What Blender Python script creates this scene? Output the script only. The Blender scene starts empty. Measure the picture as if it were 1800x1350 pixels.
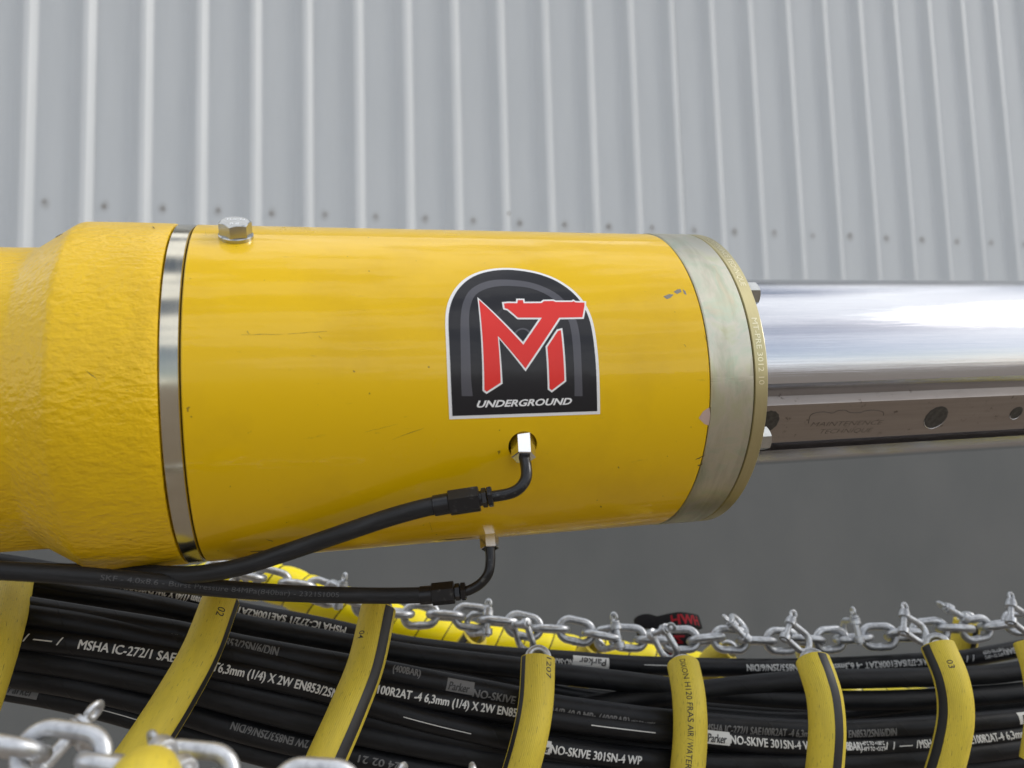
import bpy, bmesh, math, random
from mathutils import Vector, Matrix, noise
random.seed(7)
R_ = math.radians
scene = bpy.context.scene
COL = scene.collection

# ------------------------------------------------------------------ camera
F = 1352.0                      # focal length in pixels of the 1800 px wide photograph
YAW, PITCH, ROLL = 0.2333, 0.0905, -0.0293
CAM = Vector((0, 0, 1.35))
_fw = Vector((math.sin(YAW)*math.cos(PITCH), math.cos(YAW)*math.cos(PITCH), math.sin(PITCH)))
_r0 = Vector((math.cos(YAW), -math.sin(YAW), 0))
_u0 = _r0.cross(_fw)
_rt = math.cos(ROLL)*_r0 + math.sin(ROLL)*_u0
_up = -math.sin(ROLL)*_r0 + math.cos(ROLL)*_u0
cd = bpy.data.cameras.new('camera'); cam = bpy.data.objects.new('camera', cd); COL.objects.link(cam)
cam.matrix_world = Matrix(((_rt.x, _up.x, -_fw.x, CAM.x), (_rt.y, _up.y, -_fw.y, CAM.y), (_rt.z, _up.z, -_fw.z, CAM.z), (0, 0, 0, 1)))
cd.sensor_fit = 'HORIZONTAL'; cd.sensor_width = 36.0; cd.lens = F/1800*36
cd.clip_start = 0.02; cd.clip_end = 3000
cd.dof.use_dof = True; cd.dof.focus_distance = 0.42; cd.dof.aperture_fstop = 8.5
scene.camera = cam

# ------------------------------------------------------------------ sky, sun, exposure
SUN_AZ, SUN_EL = R_(101), R_(33)        # azimuth clockwise from +Y (the wall side)
w = bpy.data.worlds.new('World'); scene.world = w; w.use_nodes = True
nt = w.node_tree; nt.nodes.clear()
def wn(t, **k):
    n = nt.nodes.new(t)
    for a, b in k.items(): setattr(n, a, b)
    return n
sky = wn('ShaderNodeTexSky', sky_type='NISHITA', sun_disc=False, sun_elevation=SUN_EL, sun_rotation=SUN_AZ)
sky.air_density = 1.0; sky.dust_density = 1.5; sky.ozone_density = 1.0
tc = wn('ShaderNodeTexCoord'); mp = wn('ShaderNodeMapping'); mp.inputs['Scale'].default_value = (1.0, 1.0, 3.0); mp.inputs['Location'].default_value = (2.3, 1.3, .4)
ns = wn('ShaderNodeTexNoise'); ns.inputs['Scale'].default_value = 2.6; ns.inputs['Detail'].default_value = 7; ns.inputs['Roughness'].default_value = .58
rp = wn('ShaderNodeValToRGB'); rp.color_ramp.elements[0].position = .47; rp.color_ramp.elements[1].position = .545
mx = wn('ShaderNodeMix', data_type='RGBA'); mx.inputs[7].default_value = (11.0, 11.1, 11.3, 1)
hs = wn('ShaderNodeHueSaturation'); hs.inputs['Saturation'].default_value = .75; hs.inputs['Value'].default_value = .80
bg = wn('ShaderNodeBackground'); bg.inputs['Strength'].default_value = .13; wo = wn('ShaderNodeOutputWorld')
L = nt.links.new
rg = wn('ShaderNodeValToRGB'); rg.color_ramp.elements[0].position = .55; rg.color_ramp.elements[0].color = (1, 1, 1, 1); rg.color_ramp.elements[1].position = .68; rg.color_ramp.elements[1].color = (.42, .44, .49, 1)
cm = wn('ShaderNodeMix', data_type='RGBA', blend_type='MULTIPLY'); cm.inputs[0].default_value = 1; cm.inputs[6].default_value = (10.5, 10.6, 10.8, 1)
L(ns.outputs[0], rg.inputs[0]); L(rg.outputs[0], cm.inputs[7]); L(cm.outputs[2], mx.inputs[7])
L(tc.outputs['Generated'], mp.inputs[0]); L(mp.outputs[0], ns.inputs['Vector']); L(ns.outputs[0], rp.inputs[0])
L(sky.outputs[0], hs.inputs['Color']); L(hs.outputs[0], mx.inputs[6]); L(rp.outputs[0], mx.inputs[0])
L(mx.outputs[2], bg.inputs[0]); L(bg.outputs[0], wo.inputs[0])
sd = bpy.data.lights.new('sun', 'SUN'); sd.energy = 1.0; sd.angle = R_(20); sd.color = (1, .97, .92)
sun = bpy.data.objects.new('sun', sd); COL.objects.link(sun)
sdir = Vector((math.sin(SUN_AZ)*math.cos(SUN_EL), math.cos(SUN_AZ)*math.cos(SUN_EL), math.sin(SUN_EL)))
sun.rotation_euler = sdir.to_track_quat('Z', 'Y').to_euler(); sun.location = (3, -3, 6)
vs = scene.view_settings; vs.view_transform = 'Standard'; vs.look = 'None'; vs.gamma = 1; vs.use_curve_mapping = False
vs.exposure = 0.42
try: scene.cycles.use_denoising = True
except Exception: pass

# ------------------------------------------------------------------ helpers: geometry
def ray(px, py): return _rt*((px-900)/F) + _up*((675-py)/F) + _fw
def P(px, py, z): return CAM + ray(px, py)*z            # a point z metres deep behind pixel (px, py)
# frame of the boom: x along it, y away from the camera, z up
BX = Vector((0.99940, 0.02373, 0.02520)).normalized()
BY = Vector((-0.02584, 0.99589, 0.08686)); BY = (BY - BX*BY.dot(BX)).normalized()
BZ = BX.cross(BY)
BO = CAM + Vector((-0.01158, 0.44621, 0.03920))
BM = Matrix(((BX.x, BY.x, BZ.x, BO.x), (BX.y, BY.y, BZ.y, BO.y), (BX.z, BY.z, BZ.z, BO.z), (0, 0, 0, 1)))
BMI = BM.inverted()
BCAM = BMI @ CAM
RS = 0.09                                                # outer radius of the sleeve
def on_boom(px, py, r=RS, oy=0, oz=0):
    """boom x and angle (from the camera side, upwards) of the cylinder point behind a pixel"""
    d = BMI.to_3x3() @ ray(px, py); c = BCAM - Vector((0, oy, oz))
    a = d.y**2+d.z**2; b = 2*(c.y*d.y+c.z*d.z); q = c.y**2+c.z**2-r*r
    D = max(b*b-4*a*q, 0); t = (-b-math.sqrt(D))/(2*a); p = c+d*t
    return p.x, math.atan2(p.z, -p.y), t
def cyl(x, th, r, oy=0, oz=0): return Vector((x, oy-r*math.cos(th), oz+r*math.sin(th)))

def thing(name, label, cat, loc=(0, 0, 0), group=None, mat=None):
    o = bpy.data.objects.new(name, None); COL.objects.link(o); o.empty_display_size = .02
    if mat is not None: o.matrix_world = mat
    else: o.location = loc
    o['label'] = label; o['category'] = cat
    if group: o['group'] = group
    return o
def tag(o, label, cat, group=None):
    o['label'] = label; o['category'] = cat
    if group: o['group'] = group
    return o
def mesh_of(vs_, fs, uvs=None, smooth=True, angle=35):
    me = bpy.data.meshes.new('m'); me.from_pydata([tuple(v) for v in vs_], [], fs)
    if uvs is not None:
        l = me.uv_layers.new(name='UVMap')
        for lp in me.loops: l.data[lp.index].uv = uvs[lp.vertex_index]
    if smooth:
        me.shade_smooth()
        me.set_sharp_from_angle(angle=R_(angle))
    me.update(); return me
def link(name, me, mat, parent=None):
    me.name = name
    o = bpy.data.objects.new(name, me); COL.objects.link(o)
    if mat is not None and not me.materials: me.materials.append(mat)
    if parent is not None: o.parent = parent
    return o
def build(name, geo, mat, parent=None, smooth=True, angle=35, world=True):
    """geo = (verts, faces[, uvs]); world coordinates unless world=False (then the parent's own)"""
    v, f = geo[0], geo[1]; uv = geo[2] if len(geo) > 2 else None
    v = [Vector(a) for a in v]
    if parent is not None:
        if world:
            root = parent; inv = Matrix.Identity(4)
            chain = []
            while root is not None: chain.append(root); root = root.parent
            m = Matrix.Identity(4)
            for c in reversed(chain): m = m @ c.matrix_basis
            inv = m.inverted(); v = [inv @ a for a in v]
        return link(name, mesh_of(v, f, uv, smooth, angle), mat, parent)
    c = sum(v, Vector())/len(v)
    if world:
        o = link(name, mesh_of([a-c for a in v], f, uv, smooth, angle), mat); o.location = c
    else:
        o = link(name, mesh_of(v, f, uv, smooth, angle), mat)
    return o
def join(*gs):
    V, Fc, U = [], [], []
    hasuv = all(len(g) > 2 and g[2] is not None for g in gs)
    for g in gs:
        n = len(V); V += list(g[0]); Fc += [tuple(i+n for i in f) for f in g[1]]
        if hasuv: U += list(g[2])
    return (V, Fc, U) if hasuv else (V, Fc)
def xform(g, m): return ([m @ Vector(v) for v in g[0]], g[1]) + tuple(g[2:])

def catmull(pts, n):
    """smooth curve through points, n samples evenly spaced by length"""
    pts = [Vector(p) for p in pts]
    if len(pts) == 2: pts = [pts[0], (pts[0]+pts[1])/2, pts[1]]
    q = [2*pts[0]-pts[1]] + pts + [2*pts[-1]-pts[-2]]
    dense = []
    for i in range(1, len(q)-2):
        a, b, c, d = q[i-1:i+3]
        for k in range(16):
            t = k/16
            dense.append(.5*((2*b)+(c-a)*t+(2*a-5*b+4*c-d)*t*t+(3*b-a-3*c+d)*t**3))
    dense.append(pts[-1])
    return resample(dense, n)
def resample(d, n):
    s = [0]
    for a, b in zip(d, d[1:]): s.append(s[-1]+(b-a).length)
    out = []; j = 0
    for i in range(n):
        t = s[-1]*i/(n-1)
        while j < len(d)-2 and s[j+1] < t: j += 1
        k = (t-s[j])/max(s[j+1]-s[j], 1e-12)
        out.append(d[j].lerp(d[j+1], min(max(k, 0), 1)))
    return out
class Path:
    def __init__(self, pts, n=80, eye=CAM):
        self.p = catmull(pts, n); self.n = n; self.s = [0]
        for a, b in zip(self.p, self.p[1:]): self.s.append(self.s[-1]+(b-a).length)
        self.t, self.f, self.u = [], [], []
        for i in range(n):
            a = self.p[max(i-1, 0)]; b = self.p[min(i+1, n-1)]; t = (b-a).normalized()
            e = (eye-self.p[i]) if eye is not None else Vector((0, 0, 1)); e = (e-t*e.dot(t)).normalized()
            self.t.append(t); self.f.append(e); self.u.append(e.cross(t))
        self.len = self.s[-1]
    def at(self, s):
        s = min(max(s, 0), self.len); i = 0
        lo, hi = 0, self.n-2
        while lo < hi:
            m = (lo+hi+1)//2
            if self.s[m] <= s: lo = m
            else: hi = m-1
        i = lo; k = (s-self.s[i])/max(self.s[i+1]-self.s[i], 1e-12)
        g = lambda a: a[i].lerp(a[i+1], k)
        return g(self.p), g(self.t).normalized(), g(self.f).normalized(), g(self.u).normalized()
    def surf(self, s, phi, r):
        c, t, f, u = self.at(s); return c+f*(r*math.cos(phi))+u*(r*math.sin(phi))
    def s_at_px(self, px):
        best = None
        for i, p in enumerate(self.p):
            d = p-CAM; x = 900+F*d.dot(_rt)/d.dot(_fw)
            if best is None or abs(x-px) < best[0]: best = (abs(x-px), self.s[i])
        return best[1]
def tube(path, r, seg=20, cap=True, inner=None):
    V, Fc, U = [], [], []
    for i in range(path.n):
        rr = r(i/(path.n-1)) if callable(r) else r
        for k in range(seg):
            a = 2*math.pi*k/seg
            V.append(path.p[i]+path.f[i]*(rr*math.cos(a))+path.u[i]*(rr*math.sin(a)))
            U.append((path.s[i], a if k <= seg/2 else a-2*math.pi))
    n = path.n
    for i in range(n-1):
        for k in range(seg):
            k2 = (k+1) % seg
            Fc.append((i*seg+k, (i+1)*seg+k, (i+1)*seg+k2, i*seg+k2))
    if inner:                                            # hollow: an inner wall and two end rims
        m = len(V)
        for i in range(n):
            for k in range(seg):
                a = 2*math.pi*k/seg
                V.append(path.p[i]+path.f[i]*(inner*math.cos(a))+path.u[i]*(inner*math.sin(a))); U.append((path.s[i], a))
        for i in range(n-1):
            for k in range(seg):
                k2 = (k+1) % seg
                Fc.append((m+i*seg+k2, m+(i+1)*seg+k2, m+(i+1)*seg+k, m+i*seg+k))
        for k in range(seg):
            k2 = (k+1) % seg
            Fc.append((k2, m+k2, m+k, k)); e = (n-1)*seg
            Fc.append((e+k, m+e+k, m+e+k2, e+k2))
    elif cap:
        Fc.append(tuple(range(seg))); Fc.append(tuple(reversed(range((n-1)*seg, n*seg))))
    return V, Fc, U
def strip(path, r, a0, a1, s0=0, s1=None, na=6, lift=1.5e-4):
    """a band lying on a tube between two angles"""
    s1 = path.len if s1 is None else s1; ni = max(4, int((s1-s0)/.003))
    V, Fc, U = [], [], []
    for i in range(ni+1):
        s = s0+(s1-s0)*i/ni
        for k in range(na+1):
            a = a0+(a1-a0)*k/na; V.append(path.surf(s, a, r+lift)); U.append((s, a))
    for i in range(ni):
        for k in range(na):
            b = i*(na+1)+k; Fc.append((b, b+na+1, b+na+2, b+1))
    return V, Fc, U
def lathe(prof, seg=160, closed=False, oy=0, oz=0, a0=0):
    """profile [(x, r)] turned about the boom axis, in boom coordinates"""
    V, Fc, U = [], [], []; n = len(prof)
    for (x, r) in prof:
        for k in range(seg):
            a = 2*math.pi*k/seg+a0; V.append(cyl(x, a, r, oy, oz)); U.append((x, a))
    m = n if closed else n-1
    for i in range(m):
        j = (i+1) % n
        for k in range(seg):
            k2 = (k+1) % seg; Fc.append((i*seg+k, i*seg+k2, j*seg+k2, j*seg+k))
    return V, Fc, U
def prism(p0, p1, r, sides=6, bev=.12, ref=None, rot=0.0):
    """a bevelled prism (nut, hex head, ferrule) from p0 to p1"""
    ax = (p1-p0); h = ax.length; ax = ax/h
    e = (ref if ref is not None else CAM-p0); e = (e-ax*e.dot(ax)).normalized(); u = ax.cross(e)
    V, Fc = [], []; rings = [(0, 1-bev), (bev*r*.6, 1), (h-bev*r*.6, 1), (h, 1-bev)]
    for z, k in rings:
        for i in range(sides):
            a = 2*math.pi*i/sides+rot; V.append(p0+ax*z+e*(r*k*math.cos(a))+u*(r*k*math.sin(a)))
    for j in range(3):
        for i in range(sides):
            i2 = (i+1) % sides; Fc.append((j*sides+i, j*sides+i2, (j+1)*sides+i2, (j+1)*sides+i))
    Fc.append(tuple(reversed(range(sides)))); Fc.append(tuple(range(3*sides, 4*sides)))
    return V, Fc
def hexhead(p0, p1, r, ref=None, rot=0.0):
    """hex bolt head with the round chamfer on top"""
    ax = (p1-p0); h = ax.length; ax = ax/h
    e = (ref if ref is not None else CAM-p0); e = (e-ax*e.dot(ax)).normalized(); u = ax.cross(e)
    V, Fc = [], []; N = 36; af = math.cos(math.pi/6)
    def hr(a): return af/math.cos((a % (math.pi/3))-math.pi/6)
    def ring(z, fn):
        for i in range(N):
            a = 2*math.pi*i/N; k = fn(a); V.append(p0+ax*(z(a) if callable(z) else z)+e*(r*k*math.cos(a+rot))+u*(r*k*math.sin(a+rot)))
    ring(0, hr); ring(lambda a: h-.55*r*max(0, hr(a)-af*.985)-h*.02, hr); ring(h, lambda a: af*.96)
    for j in range(2):
        for i in range(N):
            i2 = (i+1) % N; Fc.append((j*N+i, j*N+i2, (j+1)*N+i2, (j+1)*N+i))
    Fc.append(tuple(reversed(range(N)))); Fc.append(tuple(range(2*N, 3*N)))
    return V, Fc
def fill2d(pts, L=.004):
    """filled polygon of 2-D points, cut fine enough to bend"""
    bm = bmesh.new(); vs2 = [bm.verts.new((x, y, 0)) for x, y in pts]
    es = [bm.edges.new((vs2[i], vs2[(i+1) % len(vs2)])) for i in range(len(vs2))]
    bmesh.ops.triangle_fill(bm, edges=es, use_beauty=True, use_dissolve=False)
    for _ in range(6):
        le = [e for e in bm.edges if e.calc_length() > L]
        if not le: break
        bmesh.ops.subdivide_edges(bm, edges=le, cuts=1); bmesh.ops.triangulate(bm, faces=bm.faces)
    bm.normal_update()
    if sum(f.normal.z*f.calc_area() for f in bm.faces) < 0: bmesh.ops.reverse_faces(bm, faces=bm.faces)
    g = ([tuple(v.co.xy) for v in bm.verts], [tuple(v.index for v in f.verts) for f in bm.faces])
    bm.verts.index_update(); g = ([tuple(v.co.xy) for v in bm.verts], [tuple(v.index for v in f.verts) for f in bm.faces])
    bm.free(); return g
_tc = {}
def text2d(body, bold=0.0, shear=0.0, mono=False, spacing=1.0):
    """flat letters: baseline at y=0, cap height 1, starting at x=0; returns verts, faces, width"""
    key = (body, bold, shear, spacing)
    if key in _tc: return _tc[key]
    c = bpy.data.curves.new('t', 'FONT'); c.body = body; c.size = 1; c.offset = bold; c.shear = shear; c.space_character = spacing
    c.resolution_u = 3; c.fill_mode = 'FRONT'
    o = bpy.data.objects.new('t', c); COL.objects.link(o)
    dg = bpy.context.evaluated_depsgraph_get(); dg.update(); oe = o.evaluated_get(dg); me = oe.to_mesh()
    V = [(v.co.x, v.co.y) for v in me.vertices]; Fc = [tuple(p.vertices) for p in me.polygons]
    oe.to_mesh_clear(); bpy.data.objects.remove(o); bpy.data.curves.remove(c)
    if V:
        x0 = min(v[0] for v in V); x1 = max(v[0] for v in V); k = 1/.73
        wd = (x1-x0)*k; bm = bmesh.new(); bv = [bm.verts.new(((x-x0)*k, y*k, 0)) for x, y in V]
        for f in Fc:
            try: bm.faces.new([bv[i] for i in f])
            except ValueError: pass
        for _ in range(3):
            le = [e for e in bm.edges if abs(e.verts[0].co.y-e.verts[1].co.y) > .17]
            if not le: break
            bmesh.ops.subdivide_edges(bm, edges=le, cuts=1); bmesh.ops.triangulate(bm, faces=bm.faces)
        bm.verts.index_update(); V = [(v.co.x, v.co.y) for v in bm.verts]; Fc = [tuple(v.index for v in f.verts) for f in bm.faces]; bm.free()
    else: wd = 0
    _tc[key] = (V, Fc, wd); return _tc[key]
def text_on(path, r, body, s0, h, s1=None, phi=0.0, bold=0.012, shear=0.0, lift=1.2e-4, width=None):
    """letters wrapped on a tube: from arc length s0 (to s1), cap height h, centred on angle phi"""
    V, Fc, wd = text2d(body, bold, shear)
    kx = (s1-s0)/wd if s1 is not None else h
    if bold < .01: return [path.surf(s0+x*kx, phi+(y-.5)*h/r, r+lift) for x, y in V], Fc
    V, Fc, wd = text2d(body, 0.0, shear); b_ = .034*h; gs = []        # thick strokes: three copies side by side
    for k in (-1, 0, 1): gs.append(([path.surf(s0+x*kx+k*b_, phi+(y-.5)*h/r+k*.02, r+lift+(k+1)*2e-5) for x, y in V], Fc))
    return join(*gs)

# ------------------------------------------------------------------ materials
def mat(name, base=(.5, .5, .5), rough=.5, metal=0.0, spec=.5, coat=0.0, coat_rough=.05):
    m = bpy.data.materials.new(name); m.use_nodes = True; b = m.node_tree.nodes['Principled BSDF']
    b.inputs['Base Color'].default_value = (*base, 1); b.inputs['Roughness'].default_value = rough; b.inputs['Metallic'].default_value = metal
    b.inputs['Specular IOR Level'].default_value = spec; b.inputs['Coat Weight'].default_value = coat; b.inputs['Coat Roughness'].default_value = coat_rough
    return m
class MB:
    """small wrapper to wire nodes"""
    def __init__(self, m): self.m = m; self.t = m.node_tree; self.b = self.t.nodes['Principled BSDF']
    def n(self, t, **k):
        x = self.t.nodes.new(t)
        for a, b in k.items(): setattr(x, a, b)
        return x
    def l(self, a, b): self.t.links.new(a, b)
    def coord(self, kind='Object', scale=(1, 1, 1), loc=(0, 0, 0)):
        c = self.n('ShaderNodeTexCoord'); m = self.n('ShaderNodeMapping'); m.inputs['Scale'].default_value = scale; m.inputs['Location'].default_value = loc
        self.l(c.outputs[kind], m.inputs[0]); return m.outputs[0]
    def noise(self, vec, scale=5, detail=4, rough=.55, dist=0.0):
        x = self.n('ShaderNodeTexNoise'); self.l(vec, x.inputs['Vector']); x.inputs['Scale'].default_value = scale
        x.inputs['Detail'].default_value = detail; x.inputs['Roughness'].default_value = rough; x.inputs['Distortion'].default_value = dist
        return x.outputs[0]
    def ramp(self, fac, *stops):
        x = self.n('ShaderNodeValToRGB'); self.l(fac, x.inputs[0]); e = x.color_ramp.elements
        while len(e) < len(stops): e.new(.5)
        for i, (p, c) in enumerate(stops):
            e[i].position = p; e[i].color = (*c, 1) if not isinstance(c, (int, float)) else (c, c, c, 1)
        return x.outputs[0]
    def mix(self, fac, a, b, mode='MIX'):
        x = self.n('ShaderNodeMix', data_type='RGBA', blend_type=mode)
        for s, v in ((0, fac), (6, a), (7, b)):
            if isinstance(v, (int, float)): x.inputs[s].default_value = v if s == 0 else (v, v, v, 1)
            elif isinstance(v, tuple): x.inputs[s].default_value = (*v, 1)
            else: self.l(v, x.inputs[s])
        return x.outputs[2]
    def math(self, op, a, b=0.0, c=None):
        x = self.n('ShaderNodeMath', operation=op)
        for i, v in enumerate((a, b) if c is None else (a, b, c)):
            if isinstance(v, (int, float)): x.inputs[i].default_value = v
            else: self.l(v, x.inputs[i])
        return x.outputs[0]
    def bump(self, h, strength=.3, dist=.001, normal=None):
        x = self.n('ShaderNodeBump'); self.l(h, x.inputs['Height']); x.inputs['Strength'].default_value = strength; x.inputs['Distance'].default_value = dist
        if normal is not None: self.l(normal, x.inputs['Normal'])
        return x.outputs[0]
    def set(self, **k):
        for a, v in k.items():
            i = self.b.inputs[{'color': 'Base Color', 'rough': 'Roughness', 'metal': 'Metallic', 'normal': 'Normal', 'coatn': 'Coat Normal', 'coatw': 'Coat Weight'}[a]]
            if isinstance(v, (int, float)): i.default_value = v
            else: self.l(v, i)
        return self

# wall cladding: off-white baked enamel with faint streaks and grime round the fixings
PITCH_W, WY, WX0, WZ = 0.18191, 2.80, -0.92367, 0.8844+CAM.z
m_wall = mat('wall_enamel', rough=.42, spec=.4); b = MB(m_wall)
o = b.coord('Object'); big = b.noise(b.coord('Object', (6, 1, .9)), 2.2, 5); fine = b.noise(b.coord('Object', (40, 1, 3)), 3, 4)
sx = b.n('ShaderNodeSeparateXYZ'); b.l(o, sx.inputs[0])
fx = b.math('SUBTRACT', b.math('FRACT', b.math('ADD', b.math('DIVIDE', b.math('SUBTRACT', sx.outputs[0], WX0), PITCH_W), .5)), .5)
dx = b.math('MULTIPLY', fx, PITCH_W); dz = b.math('SUBTRACT', sx.outputs[2], WZ-.004)
dz2 = b.math('MULTIPLY', dz, .75)
dd = b.math('SQRT', b.math('ADD', b.math('MULTIPLY', dx, dx), b.math('MULTIPLY', dz2, dz2)))
dd = b.math('ADD', dd, b.math('MULTIPLY', b.math('SUBTRACT', b.noise(o, 45, 3), .5), .012))
cell = b.noise(b.coord('Object', (3.1, 0, 0)), 1.7, 0)
stain = b.math('MULTIPLY', b.ramp(dd, (.004, 1), (.019, 0)), b.math('MULTIPLY', cell, .75))
colw = b.mix(b.ramp(big, (.3, 0), (.75, 1)), (.60, .626, .640), (.56, .588, .604))
colw = b.mix(b.math('MULTIPLY', b.ramp(fine, (.5, 0), (.8, 1)), .18), colw, (.52, .535, .54))
run = b.noise(b.coord('Object', (22, 1, .5)), 2.0, 5, .6)
colw = b.mix(b.math('MULTIPLY', b.ramp(run, (.58, 0), (.78, 1)), .14), colw, (.45, .45, .43))
colw = b.mix(stain, colw, (.19, .165, .14))
b.set(color=colw)
m_dado = mat('painted_concrete', rough=.7, spec=.3); b = MB(m_dado)
nn = b.ramp(b.noise(b.coord('Object', (1, 1, .6)), 2.4, 7, .6), (.32, 0), (.70, 1)); n2 = b.noise(b.coord('Object'), 38, 4)
b.set(color=b.mix(nn, (.120, .125, .122), (.145, .147, .142)), normal=b.bump(n2, .15, .002))
m_screw = mat('weathered_screw', (.27, .24, .21), .6, .2)
m_soffit = mat('eave_enamel', (.20, .21, .22), .6)
m_ground = mat('yard_gravel', rough=.9); b = MB(m_ground)
b.set(color=b.mix(b.noise(b.coord('Object'), 3, 8), (.16, .128, .098), (.28, .235, .19)), normal=b.bump(b.noise(b.coord('Object'), 60, 4), .5, .01))

YEL = (.785, .492, .001)
m_paint = mat('gloss_yellow_paint', YEL, .30, spec=.20, coat=.42, coat_rough=.02); b = MB(m_paint)
oc = b.coord('Object'); peel = b.noise(b.coord('Object', (1, 1, 1)), 330, 2, .5); wob = b.noise(b.coord('Object', (1, 1, 1)), 55, 3, .5)
n1 = b.bump(peel, .07, .0005); n2 = b.bump(wob, .08, .0012, n1)
scr = b.noise(b.coord('Object', (14, 90, 90)), 4.0, 6, .7, .4); sm = b.noise(b.coord('Object', (1, 1, 1)), 16, 6, .62)
spk = b.noise(b.coord('Object', (1, 1, 1)), 210, 2, .5)
cc = b.mix(b.math('MULTIPLY', b.ramp(sm, (.48, 0), (.78, 1)), .42), YEL, (.52, .30, .006))
cc = b.mix(b.math('MULTIPLY', b.ramp(scr, (.66, 0), (.74, 1)), .40), cc, (.24, .15, .02))
cc = b.mix(b.math('MULTIPLY', b.ramp(spk, (.745, 0), (.77, 1)), .7), cc, (.10, .07, .02))
b.set(color=cc, normal=n2, coatn=n2, rough=b.math('ADD', b.math('MULTIPLY', sm, .16), .22))
m_cast = mat('cast_yellow_paint', YEL, .34, spec=.28, coat=.34, coat_rough=.12); b = MB(m_cast)
lum = b.noise(b.coord('Object', (1.0, 1.7, 1.7)), 175, 2.0, .5, .15); pit = b.noise(b.coord('Object', (1, 1.4, 1.4)), 420, 2, .5)
n1 = b.bump(lum, .50, .0018); n2 = b.bump(pit, .40, .0008, n1)
sm = b.noise(b.coord('Object'), 24, 6, .65); spk = b.noise(b.coord('Object', (1, 2, 2)), 95, 3, .6)
cc = b.mix(b.math('MULTIPLY', b.ramp(sm, (.48, 0), (.80, 1)), .5), YEL, (.50, .29, .006))
cc = b.mix(b.math('MULTIPLY', b.ramp(spk, (.735, 0), (.77, 1)), .75), cc, (.09, .06, .02))
b.set(color=cc, normal=n2, coatn=n2)
m_zinc = mat('passivated_zinc', rough=.36, metal=.9); b = MB(m_zinc)
arc = b.noise(b.coord('UV', (60, .9, 1)), 1.6, 6, .6, .4); ir = b.noise(b.coord('Object', (1.2, 1, 1)), 26, 4, .6, 1.2)
cz = b.ramp(ir, (.28, (.50, .46, .30)), (.40, (.53, .53, .38)), (.50, (.57, .54, .44)), (.60, (.48, .52, .40)), (.72, (.57, .50, .37)))
cz = b.mix(b.math('MULTIPLY', b.ramp(arc, (.45, 0), (.75, 1)), .6), cz, (.24, .22, .14))
b.set(color=cz, rough=b.math('ADD', b.math('MULTIPLY', arc, .30), .22), normal=b.bump(b.noise(b.coord('UV', (900, 3, 1)), 1, 3), .05, .0005))
m_zinc2 = mat('yellow_zinc', rough=.38, metal=.9); b = MB(m_zinc2)
arc = b.noise(b.coord('UV', (90, 1.4, 1)), 1.6, 6, .6, .4)
b.set(color=b.mix(arc, (.60, .53, .30), (.40, .35, .18)), rough=b.math('ADD', b.math('MULTIPLY', arc, .25), .25))
m_band = mat('bright_steel_band', (.74, .71, .63), .14, 1.0); b = MB(m_band)
arc = b.noise(b.coord('UV', (260, 2, 1)), 1, 5, .6); b.set(rough=b.math('ADD', b.math('MULTIPLY', arc, .14), .08), color=b.mix(b.noise(b.coord('Object'), 30, 4), (.66, .63, .53), (.50, .46, .36)))
m_gap = mat('dark_gap', (.025, .022, .018), .6)
m_chrome = mat('chrome', (.86, .87, .90), .06, 1.0); b = MB(m_chrome)
st = b.noise(b.coord('UV', (.9, 120, 1)), 1.6, 9, .70); sp = b.noise(b.coord('UV', (60, 24, 1)), 3.2, 4, .6)
cch = b.mix(b.math('MULTIPLY', b.ramp(sp, (.72, 0), (.76, 1)), .6), (.57, .58, .61), (.10, .09, .08))
b.set(rough=b.math('ADD', b.math('MULTIPLY', b.ramp(st, (.35, 0), (.7, 1)), .09), .02), color=cch, normal=b.bump(st, .13, .0005))
m_bar = mat('worn_steel_bar', (.30, .265, .24), .34, .85); b = MB(m_bar)
st = b.noise(b.coord('Object', (6, 120, 120)), 3, 6, .6); pt = b.noise(b.coord('Object'), 140, 5, .7)
cb = b.mix(st, (.27, .235, .21), (.40, .355, .325)); cb = b.mix(b.math('MULTIPLY', b.ramp(pt, (.62, 0), (.70, 1)), .75), cb, (.07, .05, .04))
b.set(color=cb, rough=b.math('ADD', b.math('MULTIPLY', pt, .3), .22))
m_bright = mat('bright_zinc', (.80, .81, .82), .20, 1.0)
m_boltz = mat('zinc_bolt', (.74, .75, .74), .24, 1.0); b = MB(m_boltz); b.set(color=b.mix(b.noise(b.coord('Object'), 160, 3), (.56, .57, .56), (.38, .38, .35)))
m_hole = mat('dark_recess', (.03, .027, .022), .4, .3)  # near-black colour of the inside seen through the drilled hole
m_black = mat('black_oxide', (.020, .020, .022), .28, .3); b = MB(m_black)
b.set(color=b.mix(b.ramp(b.noise(b.coord('Object'), 300, 4), (.6, 0), (.75, 1)), (.016, .016, .018), (.09, .088, .085)))
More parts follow.
